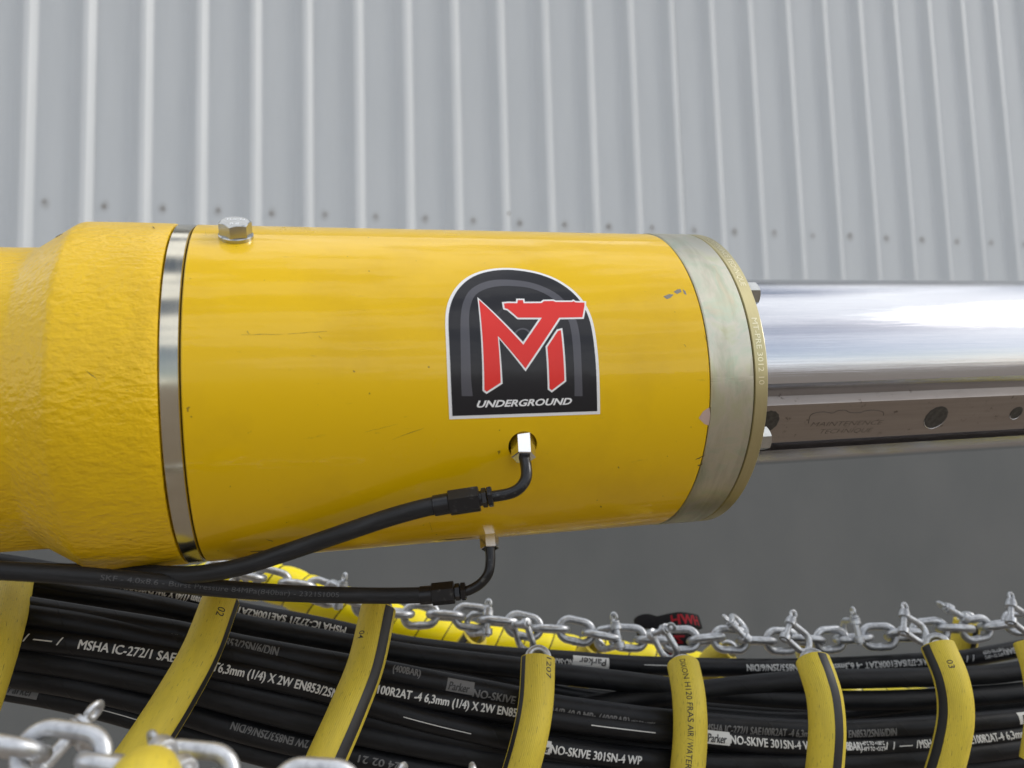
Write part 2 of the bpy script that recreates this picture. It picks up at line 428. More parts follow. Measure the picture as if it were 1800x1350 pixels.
def rubber(name, c, rough, wrap=0.0, ridge=0.0):
    m = mat(name, c, rough, spec=.22); b = MB(m)
    uv = b.n('ShaderNodeTexCoord'); sx = b.n('ShaderNodeSeparateXYZ'); b.l(uv.outputs['UV'], sx.inputs[0])
    d = b.noise(b.coord('UV', (30, 1.2, 1)), 1.3, 6, .65); f2 = b.noise(b.coord('UV', (700, 4, 1)), 1, 3)
    c2 = tuple(min(1, x*2.1+.006) for x in c)
    b.set(color=b.mix(b.ramp(d, (.45, 0), (.85, 1)), c, c2), rough=b.math('ADD', b.math('MULTIPLY', d, .22), rough-.1))
    h = b.math('MULTIPLY', f2, .35)
    if wrap:      # the helical edge left by the curing wrap
        fr = b.math('FRACT', b.math('ADD', b.math('MULTIPLY', sx.outputs[0], wrap), b.math('MULTIPLY', sx.outputs[1], .16)))
        h = b.math('ADD', h, b.ramp(fr, (0.0, 0), (.03, 1), (.06, .55), (.98, .3)))
    if ridge: h = b.math('ADD', h, b.math('MULTIPLY', b.math('SINE', b.math('MULTIPLY', sx.outputs[1], ridge)), .5))
    b.set(normal=b.bump(h, .28, .0006)); return m
m_hose = rubber('black_hydraulic_rubber', (.0075, .0079, .0092), .40, wrap=31)
m_hose_b = rubber('dull_black_rubber', (.0085, .0089, .0100), .46, wrap=24)
m_thin = rubber('knurled_black_rubber', (.016, .0165, .018), .42, wrap=520)
m_grease = rubber('grease_hose_rubber', (.0185, .0190, .0205), .40)
m_sleeve = mat('yellow_air_hose_rubber', (.57, .43, .045), .55, spec=.35); b = MB(m_sleeve)
uv = b.n('ShaderNodeTexCoord'); sx = b.n('ShaderNodeSeparateXYZ'); b.l(uv.outputs['UV'], sx.inputs[0])
d1 = b.noise(b.coord('UV', (34, 1.3, 1)), 1.2, 7, .68); d2 = b.noise(b.coord('UV', (120, 7, 1)), 1.6, 4, .6)
rid = b.math('SINE', b.math('MULTIPLY', sx.outputs[1], 62))
cs = b.mix(b.math('MULTIPLY', b.ramp(d1, (.38, 0), (.80, 1)), .55), (.66, .515, .050), (.42, .325, .045))
cs = b.mix(b.math('MULTIPLY', b.ramp(d2, (.60, 0), (.72, 1)), .7), cs, (.10, .075, .03))
b.set(color=cs, normal=b.bump(b.math('ADD', b.math('MULTIPLY', rid, .35), d2), .32, .0006))
m_stripe = mat('black_stripe_rubber', (.014, .014, .015), .5)
m_galv = mat('galvanised_steel', rough=.42, metal=.85); b = MB(m_galv)
g1 = b.noise(b.coord('Object'), 170, 5, .6, .5); g2 = b.noise(b.coord('Object'), 620, 3)
cg = b.mix(b.ramp(g1, (.35, 0), (.68, 1)), (.66, .675, .69), (.40, .41, .43))
b.set(color=cg, rough=b.math('ADD', b.math('MULTIPLY', g1, .34), .24), normal=b.bump(g2, .2, .0005))
m_wrap = mat('bright_yellow_spiral_guard', (.95, .78, .004), .32, spec=.5)
m_print = mat('white_ink', (.62, .62, .60), .6)
m_printg = mat('grey_ink', (.14, .14, .14), .6)
m_ink = mat('black_ink', (.03, .03, .03), .6)
m_emb = mat('embossed_rubber', (.072, .072, .075), .5)
m_white = mat('white_vinyl', (.80, .80, .80), .35, spec=.30)
m_vblack = mat('black_vinyl', (.016, .016, .019), .25, spec=.30, coat=.10, coat_rough=.05); b = MB(m_vblack)
nb = b.bump(b.noise(b.coord('Object', (1, 1, 1)), 110, 3, .5), .10, .0012); b.set(normal=nb, coatn=nb)
m_vgrey = mat('grey_vinyl', (.085, .085, .098), .25, spec=.30, coat=.10, coat_rough=.05)
m_vgrey2 = mat('dark_grey_vinyl', (.032, .032, .038), .25, spec=.30, coat=.10, coat_rough=.05)
m_vred = mat('red_vinyl', (.74, .035, .028), .32, spec=.30)
m_primer = mat('pink_primer', (.50, .36, .30), .6)
m_chip = mat('bare_chip', (.20, .19, .16), .5, .3)
m_scuff = mat('dark_scuff', (.12, .082, .02), .6)
m_strap = mat('black_webbing', (.012, .011, .012), .8, spec=.2); b = MB(m_strap)
b.set(normal=b.bump(b.noise(b.coord('UV', (1600, 1600, 1)), 1, 2), .4, .0006))
m_strapred = mat('red_stitching', (.30, .014, .022), .8, spec=.2)

# ------------------------------------------------------------------ setting: ground and wall
g = bpy.data.meshes.new('ground'); g.from_pydata([(-1500, -1500, 0), (1500, -1500, 0), (1500, 1500, 0), (-1500, 1500, 0)], [], [(0, 1, 2, 3)])
go = link('ground', g, m_ground); go['kind'] = 'structure'

wall = thing('factory_wall', 'pale grey ribbed metal cladding wall above a dark grey concrete base', 'wall', (0, WY, 0))
N0, N1 = -7, 48
def rib_profile():
    """one pitch: (fraction from the right foot of a rib, height towards the camera)"""
    return [(0.0, 0), (.40, .0055), (.60, .0018), (.625, .0028), (.645, .0050), (.665, .0080), (.775, .0228), (.785, .0246), (.80, .0252), (.88, .0226), (.985, .0020)]
OFF = -.19*PITCH_W
zb, zt = CAM.z+.25, 4.20
SH = 4                                                    # ribs in one sheet
for i0 in range(N0, N1, SH):
    xs = []
    for i in range(i0, i0+SH):
        for fr, h in rib_profile(): xs.append((WX0+OFF+(i+fr)*PITCH_W, h+.0012*((i0//SH) % 2)))
    xs.append((WX0+OFF+(i0+SH)*PITCH_W, .0012*((i0//SH) % 2)))
    V, Fc = [], []
    for z in (zb, zt):
        for x, h in xs: V.append((x, WY-h, z))
    n = len(xs)
    for k in range(n-1): Fc.append((k, k+1, n+k+1, n+k))
    me = mesh_of([Vector(v)-Vector((0, WY, 0)) for v in V], Fc, smooth=True, angle=11)
    link('cladding_sheet', me, m_wall, wall)
ax = Vector((0, -1, 0))
sg = None
for i in range(N0, 27):
    jx, jz = random.uniform(-.004, .004), random.uniform(-.006, .006)
    c = Vector((WX0+i*PITCH_W+jx, -.0005, WZ+jz))
    wsh = prism(c, c+ax*.0025, .0058, 20, .1, ref=Vector((0, 0, 1))); hd = prism(c+ax*.0025, c+ax*.0070, .0042, 6, .15, ref=Vector((0, 0, 1)), rot=random.random())
    build('screw', join(wsh, hd), m_screw, wall, world=False)
for i, dxx in ((9, -.045), (23, -.05)):
    c = Vector((WX0+i*PITCH_W+dxx, -.012, WZ+.03)); build('screw', prism(c, c+ax*.006, .005, 6, .15, ref=Vector((0, 0, 1))), m_screw, wall, world=False)
def boxg(x0, x1, y0, y1, z0, z1):
    V = [(x, y, z) for x in (x0, x1) for y in (y0, y1) for z in (z0, z1)]
    return V, [(0, 1, 3, 2), (4, 6, 7, 5), (0, 4, 5, 1), (2, 3, 7, 6), (0, 2, 6, 4), (1, 5, 7, 3)]
xa, xb = WX0+N0*PITCH_W-.2, WX0+N1*PITCH_W
build('concrete_base', boxg(xa, xb, WY-.030, WY+.20, .001, zb-.01), m_dado, wall, smooth=False)
build('flashing', boxg(xa, xb, WY-.036, WY+.001, zb-.012, zb-.004), m_soffit, wall, smooth=False)
build('eave', boxg(xa, xb, WY-.20, WY+.25, zt+.002, zt+.16), m_soffit, wall, smooth=False)
build('wall_core', boxg(xa, xb, WY+.02, WY+.19, zb-.005, zt), m_dado, wall, smooth=False)

# ------------------------------------------------------------------ the drill boom
boom = thing('drill_boom', 'yellow tubular drill boom with a black arched logo sticker and a chrome inner tube', 'machine boom', mat=BM)
def bpart(name, geo, m, parent=boom, **k): return build(name, geo, m, parent, world=False, **k)
XB0, XB1, XS0, XS1, XM, XE = -.0625, -.0541, -.0535, .2006, .2262, .2346
# cast housing on the left
prof = [(-.40, .0770), (-.34, .0770), (-.20, .0770), (-.150, .0770), (-.135, .0770), (-.1285, .0772), (-.1265, .0777), (-.1245, .0787), (-.1085, .0890), (-.1066, .0900), (-.1050, .0903), (-.10, .0904), (-.085, .0905), (-.072, .0904), (-.0645, .0903), (-.0632, .0898), (-.0629, .0885)]
V, Fc, U = lathe(prof, 220)
V = [Vector((v.x+.0005*noise.noise(Vector((v.x*10, v.y*16, v.z*16))), v.y, v.z)) for v in V]
bpart('cast_housing', (V, Fc, U), m_cast, angle=50)
bpart('seal_groove', lathe([(-.0631, .070), (-.0631, .0868), (-.0529, .0868), (-.0529, .070)], 120), m_gap)
bpart('clamp_band', lathe([(XB0, .0860), (XB0, .0892), (XB0+.0005, .0899), (XB1-.0005, .0899), (XB1, .0892), (XB1, .0860)], 200), m_band, angle=25)
# sleeve with a drilled hole for the grease fitting
n_ = 48
prof = [(XS0, .0810), (XS0, .0893), (XS0+.0006, RS)]+[(XS0+.0006+(XS1-.0005-XS0-.0006)*i/n_, RS) for i in range(1, n_)]+[(XS1-.0005, RS), (XS1, .0895), (XS1, .0810)]
me = mesh_of(*lathe(prof, 240, closed=True)[:2]); so = link('outer_sleeve', me, None)
HX, HT, _ = on_boom(919, 783)
cut_c = cyl(HX, HT, RS); cdir = cyl(0, HT, 1)
ct = link('cutter', mesh_of(*prism(cut_c-cdir*.03, cut_c+cdir*.03, 0.0073, 48, .0, ref=Vector((1, 0, 0)))), None)
md = so.modifiers.new('b', 'BOOLEAN'); md.object = ct; md.operation = 'DIFFERENCE'; md.solver = 'EXACT'
dg = bpy.context.evaluated_depsgraph_get(); dg.update(); me2 = bpy.data.meshes.new_from_object(so.evaluated_get(dg))
bpy.data.objects.remove(so); bpy.data.objects.remove(ct)
me2.materials.clear(); me2.shade_smooth(); me2.set_sharp_from_angle(angle=R_(35))
sleeve = link('outer_sleeve', me2, m_paint, boom)
bpart('inner_bush', lathe([(XS0+.001, .0795), (XS1-.001, .0795)], 120), m_hole)
# zinc ring and flange
bpart('end_ring', lathe([(XS1+.0004, .080), (XS1+.0004, .0896), (XS1+.0010, .0904), (XM-.0007, .0904), (XM-.0002, .0899), (XM-.0002, .080)], 220), m_zinc, angle=25)
bpart('seal_line', lathe([(XM-.0004, .070), (XM-.0004, .0893), (XM+.0006, .0893), (XM+.0006, .070)], 160), m_gap)
bpart('paint_seam', lathe([(XS1-.0002, .070), (XS1-.0002, .0889), (XS1+.0006, .0889), (XS1+.0006, .070)], 160), m_gap)
flange = bpart('flange', lathe([(XM+.0004, .0894), (XM+.0009, .0903), (XE-.0008, .0903), (XE, .0896), (XE, .0620), (XM+.0004, .0620)], 220, closed=True), m_zinc2, angle=25)
def ringtext(body, x0, x1, t0, t1, r, bold=0.0):
    """letters stamped round the flange, reading downwards, their tops to the right"""
    V, Fc, wd = text2d(body, bold); out = []
    for u, v in V: out.append(cyl(x0+(x1-x0)*v, t0+(t1-t0)*u/wd, r+.00007))
    return out, Fc
m_stamp = mat('stamped_letters', (.80, .74, .50), .3, .9)
bpart('stamped_lettering', ringtext('MAINTENANCE TECHNIQUE', XM+.0028, XM+.0062, R_(66), R_(33), .0903), m_stamp, flange, smooth=False)
bpart('stamped_lettering', ringtext('MT-PRE 3012 10', XM+.0026, XM+.0060, R_(20), R_(-3), .0903), m_stamp, flange, smooth=False)
for k in range(6):
    a = R_(34.5+60*k)
    c = Vector((XE-.0005, -.0805*math.cos(a), .0805*math.sin(a)))
    wsh = prism(c, c+Vector((.0022, 0, 0)), .0080, 28, .1, ref=Vector((0, 0, 1)))
    bpart('flange_bolt', join(wsh, hexhead(c+Vector((.0022, 0, 0)), c+Vector((.0092, 0, 0)), .0068, ref=Vector((0, -.3, 1)))), m_boltz, angle=14)
# chrome tube with its milled shoulder, and the slide bar screwed to it
RT, OY, OZ = .0603, -.0022, .0023
def tpt(deg, r, x): return cyl(x, R_(deg), r, OY, OZ)
sec = []
A_TOP, A_BOT = -6.9, -52.0
angs = [A_TOP+(360-(A_TOP-A_BOT))*k/150 for k in range(151)]      # from the shoulder upwards, over the back, to below the bar
for an in angs: sec.append(cyl(0, R_(an), RT, OY, OZ))
# the flat milled seat: from under the bar back up to the shoulder
c0 = cyl(0, R_(A_TOP), RT, OY, OZ); c1 = cyl(0, R_(A_BOT), RT, OY, OZ)
nrm = cyl(0, R_((A_TOP+A_BOT)/2-2), 1)                           # outward normal of the bar face
tan = Vector((0, nrm.z, -nrm.y)); tan = -tan if tan.z > 0 else tan   # downwards along the face
# depth of the seat below the chord
def bar_pt(py, h):
    """point h above the chord plane behind pixel (1560, py), boom y/z only"""
    o0 = c0+nrm*h; d = BMI.to_3x3() @ ray(1560, py); t = ((o0-BCAM).dot(nrm))/d.dot(nrm); p = BCAM+d*t; return Vector((0, p.y, p.z))
seat = bar_pt(688, -.0060)
sec.append(c1-nrm*.0095); sec.append(seat-nrm*.004+tan*.004); sec.append(seat+tan*.0006)
xs = [XE-.02, .30, .40, .60, .90]
V, Fc, U = [], [], []; m = len(sec)
for x in xs:
    for i, p in enumerate(sec): V.append(Vector((x, p.y, p.z))); U.append((x, math.atan2(p.z, -p.y) if p.z > -.04 or p.y < 0 else math.atan2(p.z, -p.y)))
for j in range(len(xs)-1):
    for i in range(m):
        i2 = (i+1) % m; Fc.append((j*m+i, j*m+i2, (j+1)*m+i2, (j+1)*m+i))
bpart('chrome_tube', (V, Fc, U), m_chrome, angle=20)
# slide bar: corners found from the picture (its face between y=703 and y=767 at x=1560)
HB = -.0010
f0 = bar_pt(703.5, HB); f1 = bar_pt(768, HB)
x0, x1 = XE-.02, .90
bar_sec = [seat-nrm*.002+tan*.001, seat+tan*.0002, f0-nrm*.0004, f0+tan*.0004, f1-tan*.0005, f1-nrm*.0005, f1-nrm*.0085]
V, Fc = [], []
for x in (x0, x1):
    for p in bar_sec: V.append(Vector((x, p.y, p.z)))
m = len(bar_sec)
for i in range(m): Fc.append((i, (i+1) % m, m+(i+1) % m, m+i))
bar = bpart('slide_bar', (V, Fc), m_bar, smooth=False)
def bar_at(px, py, lift=.0):
    d = BMI.to_3x3() @ ray(px, py); t = ((f0-BCAM).dot(nrm)+lift)/d.dot(nrm); return BCAM+d*t
def bar_screw(px, py, r):
    c = bar_at(px, py); V, Fc = [], []; N = 28
    e1 = Vector((1, 0, 0)); e2 = nrm.cross(e1)
    rings = [(r*1.06, .00010), (r*.98, .00028), (r*.86, .00012), (r*.62, .00016), (r*.34, .00016), (r*.28, .00008)]
    for rr, h in rings:
        for k in range(N):
            q = rr*(1+.03*math.sin(3*k+rr*9e3)); V.append(c+nrm*h+e1*(q*math.cos(2*math.pi*k/N))+e2*(q*math.sin(2*math.pi*k/N)))
    for j in range(len(rings)-1):
        for k in range(N): Fc.append((j*N+k, j*N+(k+1) % N, (j+1)*N+(k+1) % N, (j+1)*N+k))
    Fc.append(tuple(range((len(rings)-1)*N, len(rings)*N))); return V, Fc
m_sock = mat('oily_socket_screw', (.055, .052, .048), .35, .6); b = MB(m_sock)
b.set(color=b.mix(b.noise(b.coord('Object'), 380, 3), (.02, .02, .02), (.13, .125, .115)))
for px, py, r in ((1645, 734, .0080), (1349, 741, .0072), (1786, 726, .0046)): bpart('countersunk_screw', bar_screw(px, py, r), m_sock, bar, angle=60)
def bar_rim_glint(px, py, r):
    c = bar_at(px, py); e1 = Vector((1, 0, 0)); e2 = nrm.cross(e1); e2 = e2 if e2.z > 0 else -e2
    return tube(Path([c+nrm*.00022+e1*(r*1.02*math.cos(R_(a)))+e2*(r*1.02*math.sin(R_(a))) for a in range(190, 345, 12)], 30, eye=c+nrm), lambda t: .00034*math.sin(math.pi*min(max(t, .04), .96)), 8)
for px, py, r in ((1645, 734, .0080), (1786, 726, .0046)): bpart('screw_rim_glint', bar_rim_glint(px, py, r), m_bright, bar)  # highlight on the lower rim, put in as a bright tapered crescent
def bar_text(body, pl, pr, h, bold=0.0):
    """letters engraved along the bar from pixel pl to pixel pr (baseline left and right)"""
    a, c = bar_at(*pl, .00005), bar_at(*pr, .00005); V, Fc, wd = text2d(body, bold); e = (c-a)/wd; up = -tan
    return [a+e*u+up*(v*h)+e*(v*.25) for u, v in V], Fc
m_engr = mat('engraved_mark', (.085, .07, .06), .5, .5)
bpart('engraved_lettering', bar_text('MAINTENENCE', (1424, 750), (1548, 746), .0034, -.018), m_engr, bar, smooth=False)
bpart('engraved_lettering', bar_text('TECHNIQUE', (1438, 762.5), (1530, 759.5), .0034, -.018), m_engr, bar, smooth=False)
ol = [(1421, 744), (1424, 731), (1432, 726), (1448, 724), (1464, 726), (1472, 722), (1486, 721), (1494, 725), (1512, 725), (1522, 722), (1538, 721), (1552, 724), (1553, 730)]
pth = Path([bar_at(x, y, .0) for x, y in ol], 40, eye=bar_at(1480, 730)+nrm*.3)
bpart('engraved_outline', tube(pth, .00022, 5), m_engr, bar)

# logo sticker, traced in the plane of the unrolled sleeve
def unroll(px, py): x, th, _ = on_boom(px, py); return (x, th*RS)
def z6(pts): return [unroll(750+u/2.7, 440+v/2.7) for u, v in pts]
def dens(p, n=6):
    out = []
    for i in range(len(p)):
        a, c = p[i], p[(i+1) % len(p)]
        for k in range(n): out.append((a[0]+(c[0]-a[0])*k/n, a[1]+(c[1]-a[1])*k/n))
    return out
def smooth_open(p, n):
    q = catmull([Vector((x, y, 0)) for x, y in p], n); return [(v.x, v.y) for v in q]
def inset(p, d):
    """move every edge of a polygon inwards (d > 0) or outwards"""
    ar = sum(p[i][0]*p[(i+1) % len(p)][1]-p[(i+1) % len(p)][0]*p[i][1] for i in range(len(p))); sgn = 1 if ar > 0 else -1; out = []
    for i in range(len(p)):
        a, q, c = Vector(p[i-1]), Vector(p[i]), Vector(p[(i+1) % len(p)])
        e1 = (q-a).normalized(); e2 = (c-q).normalized(); n1 = Vector((-e1.y, e1.x))*sgn; n2 = Vector((-e2.y, e2.x))*sgn
        k = n1+n2; k = k/max(k.dot(n1), .38) if k.length > 1e-6 else n1
        v = q+k*d; out.append((v.x, v.y))
    return out
def roll_on(pts, lift, L=.003):
    V, Fc = fill2d(pts, L); return [cyl(x, v/RS, RS+lift) for x, v in V], Fc
decal = bpy.data.objects.new('logo_sticker', None); COL.objects.link(decal); decal.parent = boom; decal['label'] = 'black arched sticker with red monogram and white border'
arch_pts = [(823, 777), (822, 700), (820, 620), (813, 500), (801, 400), (786, 330), (760, 268), (720, 213), (668, 168), (600, 129), (520, 102), (440, 88), (370, 84), (300, 90), (235, 107), (182, 135), (140, 175), (112, 220), (95, 270), (88, 335), (92, 450), (100, 640), (107, 802)]
arch = smooth_open(z6(arch_pts), 90)
arch = arch+[(arch[-1][0]+(arch[0][0]-arch[-1][0])*k/16, arch[-1][1]+(arch[0][1]-arch[-1][1])*k/16) for k in range(1, 16)]
def dpart(name, geo, m): return build(name, geo, m, decal, world=False, smooth=True)
dpart('white_border', roll_on(arch, .00010), m_white)
dpart('black_field', roll_on(inset(arch, .00155), .00018), m_vblack)
go_ = [(166, 692), (163, 600), (160, 400), (163, 300), (176, 240), (206, 190), (260, 157), (330, 141), (420, 143), (500, 156), (580, 186), (640, 226), (690, 290), (715, 350), (728, 430), (735, 560), (739, 692)]
gi_ = [(701, 692), (699, 560), (691, 430), (679, 355), (654, 297), (610, 242), (560, 207), (490, 181), (420, 172), (340, 172), (272, 188), (230, 215), (209, 260), (201, 320), (204, 420), (210, 600), (218, 692)]
dpart('tunnel_arch', roll_on(smooth_open(z6(go_), 60)+smooth_open(z6(gi_), 60), .00024), m_vgrey)
def earc(cx, cy, rx, ry, th, a0, a1):
    o_ = [(cx+rx*math.cos(R_(a)), cy-ry*math.sin(R_(a))) for a in [a0+(a1-a0)*k/12 for k in range(13)]]
    i_ = [(cx+(rx-th)*math.cos(R_(a)), cy-(ry-th)*math.sin(R_(a))) for a in [a1-(a1-a0)*k/12 for k in range(13)]]
    return z6(o_+i_)
dpart('tunnel_arch', roll_on(earc(460, 425, 172, 190, 12, 8, 150), .00024), m_vgrey2)
dpart('tunnel_arch', roll_on(earc(455, 425, 48, 56, 8, 20, 160), .00024), m_vgrey)
mono = [(247, 236), (458, 449), (546, 321), (433, 321), (384, 280), (370, 276), (366, 254), (388, 252), (430, 253), (432, 238), (456, 238), (459, 253), (545, 252), (556, 243), (600, 242), (612, 247), (690, 247), (696, 243), (706, 249), (748, 250), (748, 264), (738, 319), (628, 321), (468, 561), (337, 407), (351, 628), (284, 671), (273, 662)]
leg = [(622, 384), (636, 380), (653, 618), (593, 664), (582, 656), (572, 460)]
for nm, pl in (('monogram', mono), ('monogram_leg', leg)):
    p = z6(pl); dpart('white_outline', roll_on(inset(p, -.00090), .00031), m_white); dpart(nm, roll_on(p, .00037), m_vred)
def sheet_text(body, pa, pb, hpx, m, lift, bold, shear, nm):
    """letters on the sleeve between two pixels of their baseline, hpx pixels tall"""
    a, c = unroll(*pa), unroll(*pb); t = unroll(pa[0], pa[1]-hpx); h = math.hypot(t[0]-a[0], t[1]-a[1])
    V, Fc, wd = text2d(body, bold, shear); ex = ((c[0]-a[0])/wd, (c[1]-a[1])/wd); l = math.hypot(*ex); up = (-ex[1]/l*h, ex[0]/l*h)
    return dpart(nm, ([cyl(a[0]+ex[0]*u+up[0]*v, (a[1]+ex[1]*u+up[1]*v)/RS, RS+lift) for u, v in V], Fc), m)
sheet_text('UNDERGROUND', (838, 716), (1005, 710.5), 12, m_white, .00037, .03, .30, 'lettering')
# chips, scuffs and scratches in the paint
def blot(nm, pts, m, lift=.00006, r=RS):
    p = []
    for x, y in pts: a, th, _ = on_boom(x, y, r); p.append((a, th*r))
    V, Fc = fill2d(p, .004); return bpart(nm, ([cyl(x, v/r, r+lift) for x, v in V], Fc), m)
blot('paint_chip', [(1228, 735), (1236, 723), (1247, 716), (1248.5, 730), (1246, 748), (1238, 745)], m_primer)
blot('paint_chip', [(1166, 521), (1176, 517), (1184, 518), (1178, 524), (1172, 526)], m_chip)
blot('paint_chip', [(1184, 513), (1190, 509), (1196, 508), (1198, 513), (1190, 517)], m_chip)
blot('paint_chip', [(1200, 508), (1205, 512), (1207, 519), (1202, 516)], m_chip)
rnd = random.Random(3)
def scratch(x0, y0, x1, y1, wd=1.2, n=7, m=m_scuff, r=RS):
    top, bot = [], []
    for k in range(n+1):
        t = k/n; x = x0+(x1-x0)*t; y = y0+(y1-y0)*t+rnd.uniform(-.7, .7); h = wd*(.25+.75*math.sin(math.pi*min(max(t, .04), .96)))*rnd.uniform(.4, 1)
        top.append((x, y-h/2)); bot.append((x, y+h/2))
    blot('scratch', top+bot[::-1], m, r=r)
scratch(424, 589, 500, 587, .9); scratch(505, 587, 575, 582, .8); scratch(434, 582, 438, 587, 3, 3); scratch(690, 772, 745, 752, .9)
scratch(440, 969, 475, 968, 3.0); scratch(468, 948, 480, 951, 2.4, 4); scratch(755, 918, 760, 935, 3, 4); scratch(1250-12, 590, 1250-7, 602, 2.2, 3); scratch(1202, 605, 1206, 609, 1.6, 3)
scratch(560, 590, 566, 596, 1.5, 3); scratch(360, 405, 363, 415, 1.2, 3); scratch(770, 950, 830, 945, 2.2); scratch(640, 760, 700, 745, .6)
scratch(1222, 808, 1240, 800, 3.0, 5); scratch(1226, 818, 1236, 816, 3.5, 4)
scratch(30, 678, 46, 656, 2.6, 5, r=.0772); scratch(97, 417, 111, 411, 3.2, 5, r=.0895); scratch(150, 650, 172, 668, 2, 6, r=.0906); scratch(268, 398, 272, 402, 3, 3, r=.0906)

# hex bolt on top of the sleeve
x, th, _ = on_boom(415, 417); n = cyl(0, th, 1); c = cyl(x, th, RS)
bolt = build('top_bolt', join(prism(c-n*.0006, c+n*.0018, 0.0083, 40, .08, ref=Vector((1, 0, 0))), hexhead(c+n*.0018, c+n*.0082, .0079, ref=Vector((1, 0, 0)), rot=R_(14))), m_boltz, boom, world=False, angle=14)
V, Fc, wd = text2d('8.8', 0); e1 = Vector((1, 0, 0)); e2 = n.cross(e1)
if e2.y < 0: e2 = -e2
build('head_mark', ([c+n*.00827+e1*((u-wd/2)*.0026)+e2*((v-.2)*.0026-.004) for u, v in V], Fc), m_bright, bolt, world=False, smooth=False)
V, Fc, wd = text2d('TUCN', 0)
build('head_mark', ([c+n*.00827+e1*((u-wd/2)*.0024)+e2*((v-.2)*.0024+.002) for u, v in V], Fc), m_bright, bolt, world=False, smooth=False)

# ------------------------------------------------------------------ the two grease hoses
zs = on_boom(919, 783)[2]
def fitting_line(name, label, nut, pipe, ferr, hose, group, rad_h=.0043):
    t = thing(name, label, 'hose', nut[0], group)
    build('nut', prism(nut[0], nut[1], nut[2], 6, .10, rot=R_(22)), m_bright, t, smooth=False)
    build('nut_collar', prism(nut[0]-(nut[1]-nut[0])*.35, nut[0]+(nut[1]-nut[0])*.02, nut[2]*.86, 24, .1), m_boltz, t)
    build('bent_pipe', tube(Path(pipe, 40), .00275, 18), m_black, t)
    for (a, c, r, sd, rt_) in ferr: build('ferrule', prism(a, c, r, sd, .10, rot=R_(rt_)), m_black, t, smooth=sd > 8)
    ph = Path(hose, 120); hs_ = build('rubber_hose', tube(ph, rad_h, 28), m_grease, t)
    return t, ph, hs_
d0 = .013
f1_ = [(P(866, 872.5, zs-d0), P(857, 874, zs-d0), .0051, 6, 10), (P(856, 874, zs-d0), P(847, 875.5, zs-d0), .0047, 6, 30), (P(848, 875.5, zs-d0), P(840, 877, zs-d0), .0036, 24, 0),
       (P(843, 876.5, zs-d0), P(789, 884.5, zs-d0), .0062, 6, 14), (P(790, 884.5, zs-d0), P(762, 889.5, zs-d0), .0050, 28, 0)]
t1_, ph1, h1_ = fitting_line('grease_hose', 'upper black grease hose bending out of the round hole in the yellow sleeve', (P(918, 764, zs+.004), P(920.5, 805, zs-.004), .0060),
    [P(920.5, 800, zs-.003), P(925, 822, zs-.008), P(924, 842, zs-.011), P(912, 859, zs-d0), P(893, 868, zs-d0), P(858, 874, zs-d0)], f1_,
    [P(775, 887, zs-d0), P(740, 894, zs-d0), P(680, 911, zs-.012), P(600, 938, zs-.010), P(500, 972, zs-.008), P(420, 997, zs-.006), P(340, 1010, zs-.002), P(250, 1008, zs+.004), P(150, 1006, zs+.012), P(0, 1001, zs+.02), P(-160, 996, zs+.02)], 'grease hoses under the boom')
zl = on_boom(860, 940)[2]; z2 = zl-.006
f2_ = [(P(819, 1039, z2), P(810, 1040, z2), .0050, 6, 10), (P(809, 1040, z2), P(800, 1041, z2), .0046, 6, 30), (P(802, 1041, z2), P(795, 1041.5, z2), .0037, 24, 0),
       (P(799, 1041, z2), P(759, 1045, z2), .0061, 6, 20), (P(760, 1045, z2), P(738, 1046.5, z2), .0050, 28, 0)]
t2_, ph2, h2_ = fitting_line('grease_hose', 'lower black grease hose with grey embossed lettering hanging below the yellow sleeve', (P(859.5, 941, zl+.002), P(861, 965, zl-.002), .0052),
    [P(861, 961, zl-.002), P(862, 985, zl-.004), P(858, 1008, z2), P(844, 1026, z2), P(825, 1037, z2), P(812, 1040, z2)], f2_,
    [P(748, 1046, z2), P(680, 1047, z2-.004), P(600, 1046, z2-.010), P(500, 1042.5, z2-.020), P(400, 1035.5, z2-.030), P(300, 1026, z2-.042), P(200, 1017, z2-.052), P(100, 1009, z2-.062), P(0, 1003, z2-.070), P(-140, 996, z2-.08)], 'grease hoses under the boom')
rv = Path(list(reversed(ph2.p)), 160)
build('embossed_lettering', text_on(rv, .0043, 'SKF - 4.0x8.6 - Burst Pressure 84MPa(840bar) - 2321S1005', rv.s_at_px(174), .0026, rv.s_at_px(593), phi=R_(2), bold=-.006, lift=9e-5), m_emb, h2_, smooth=False)

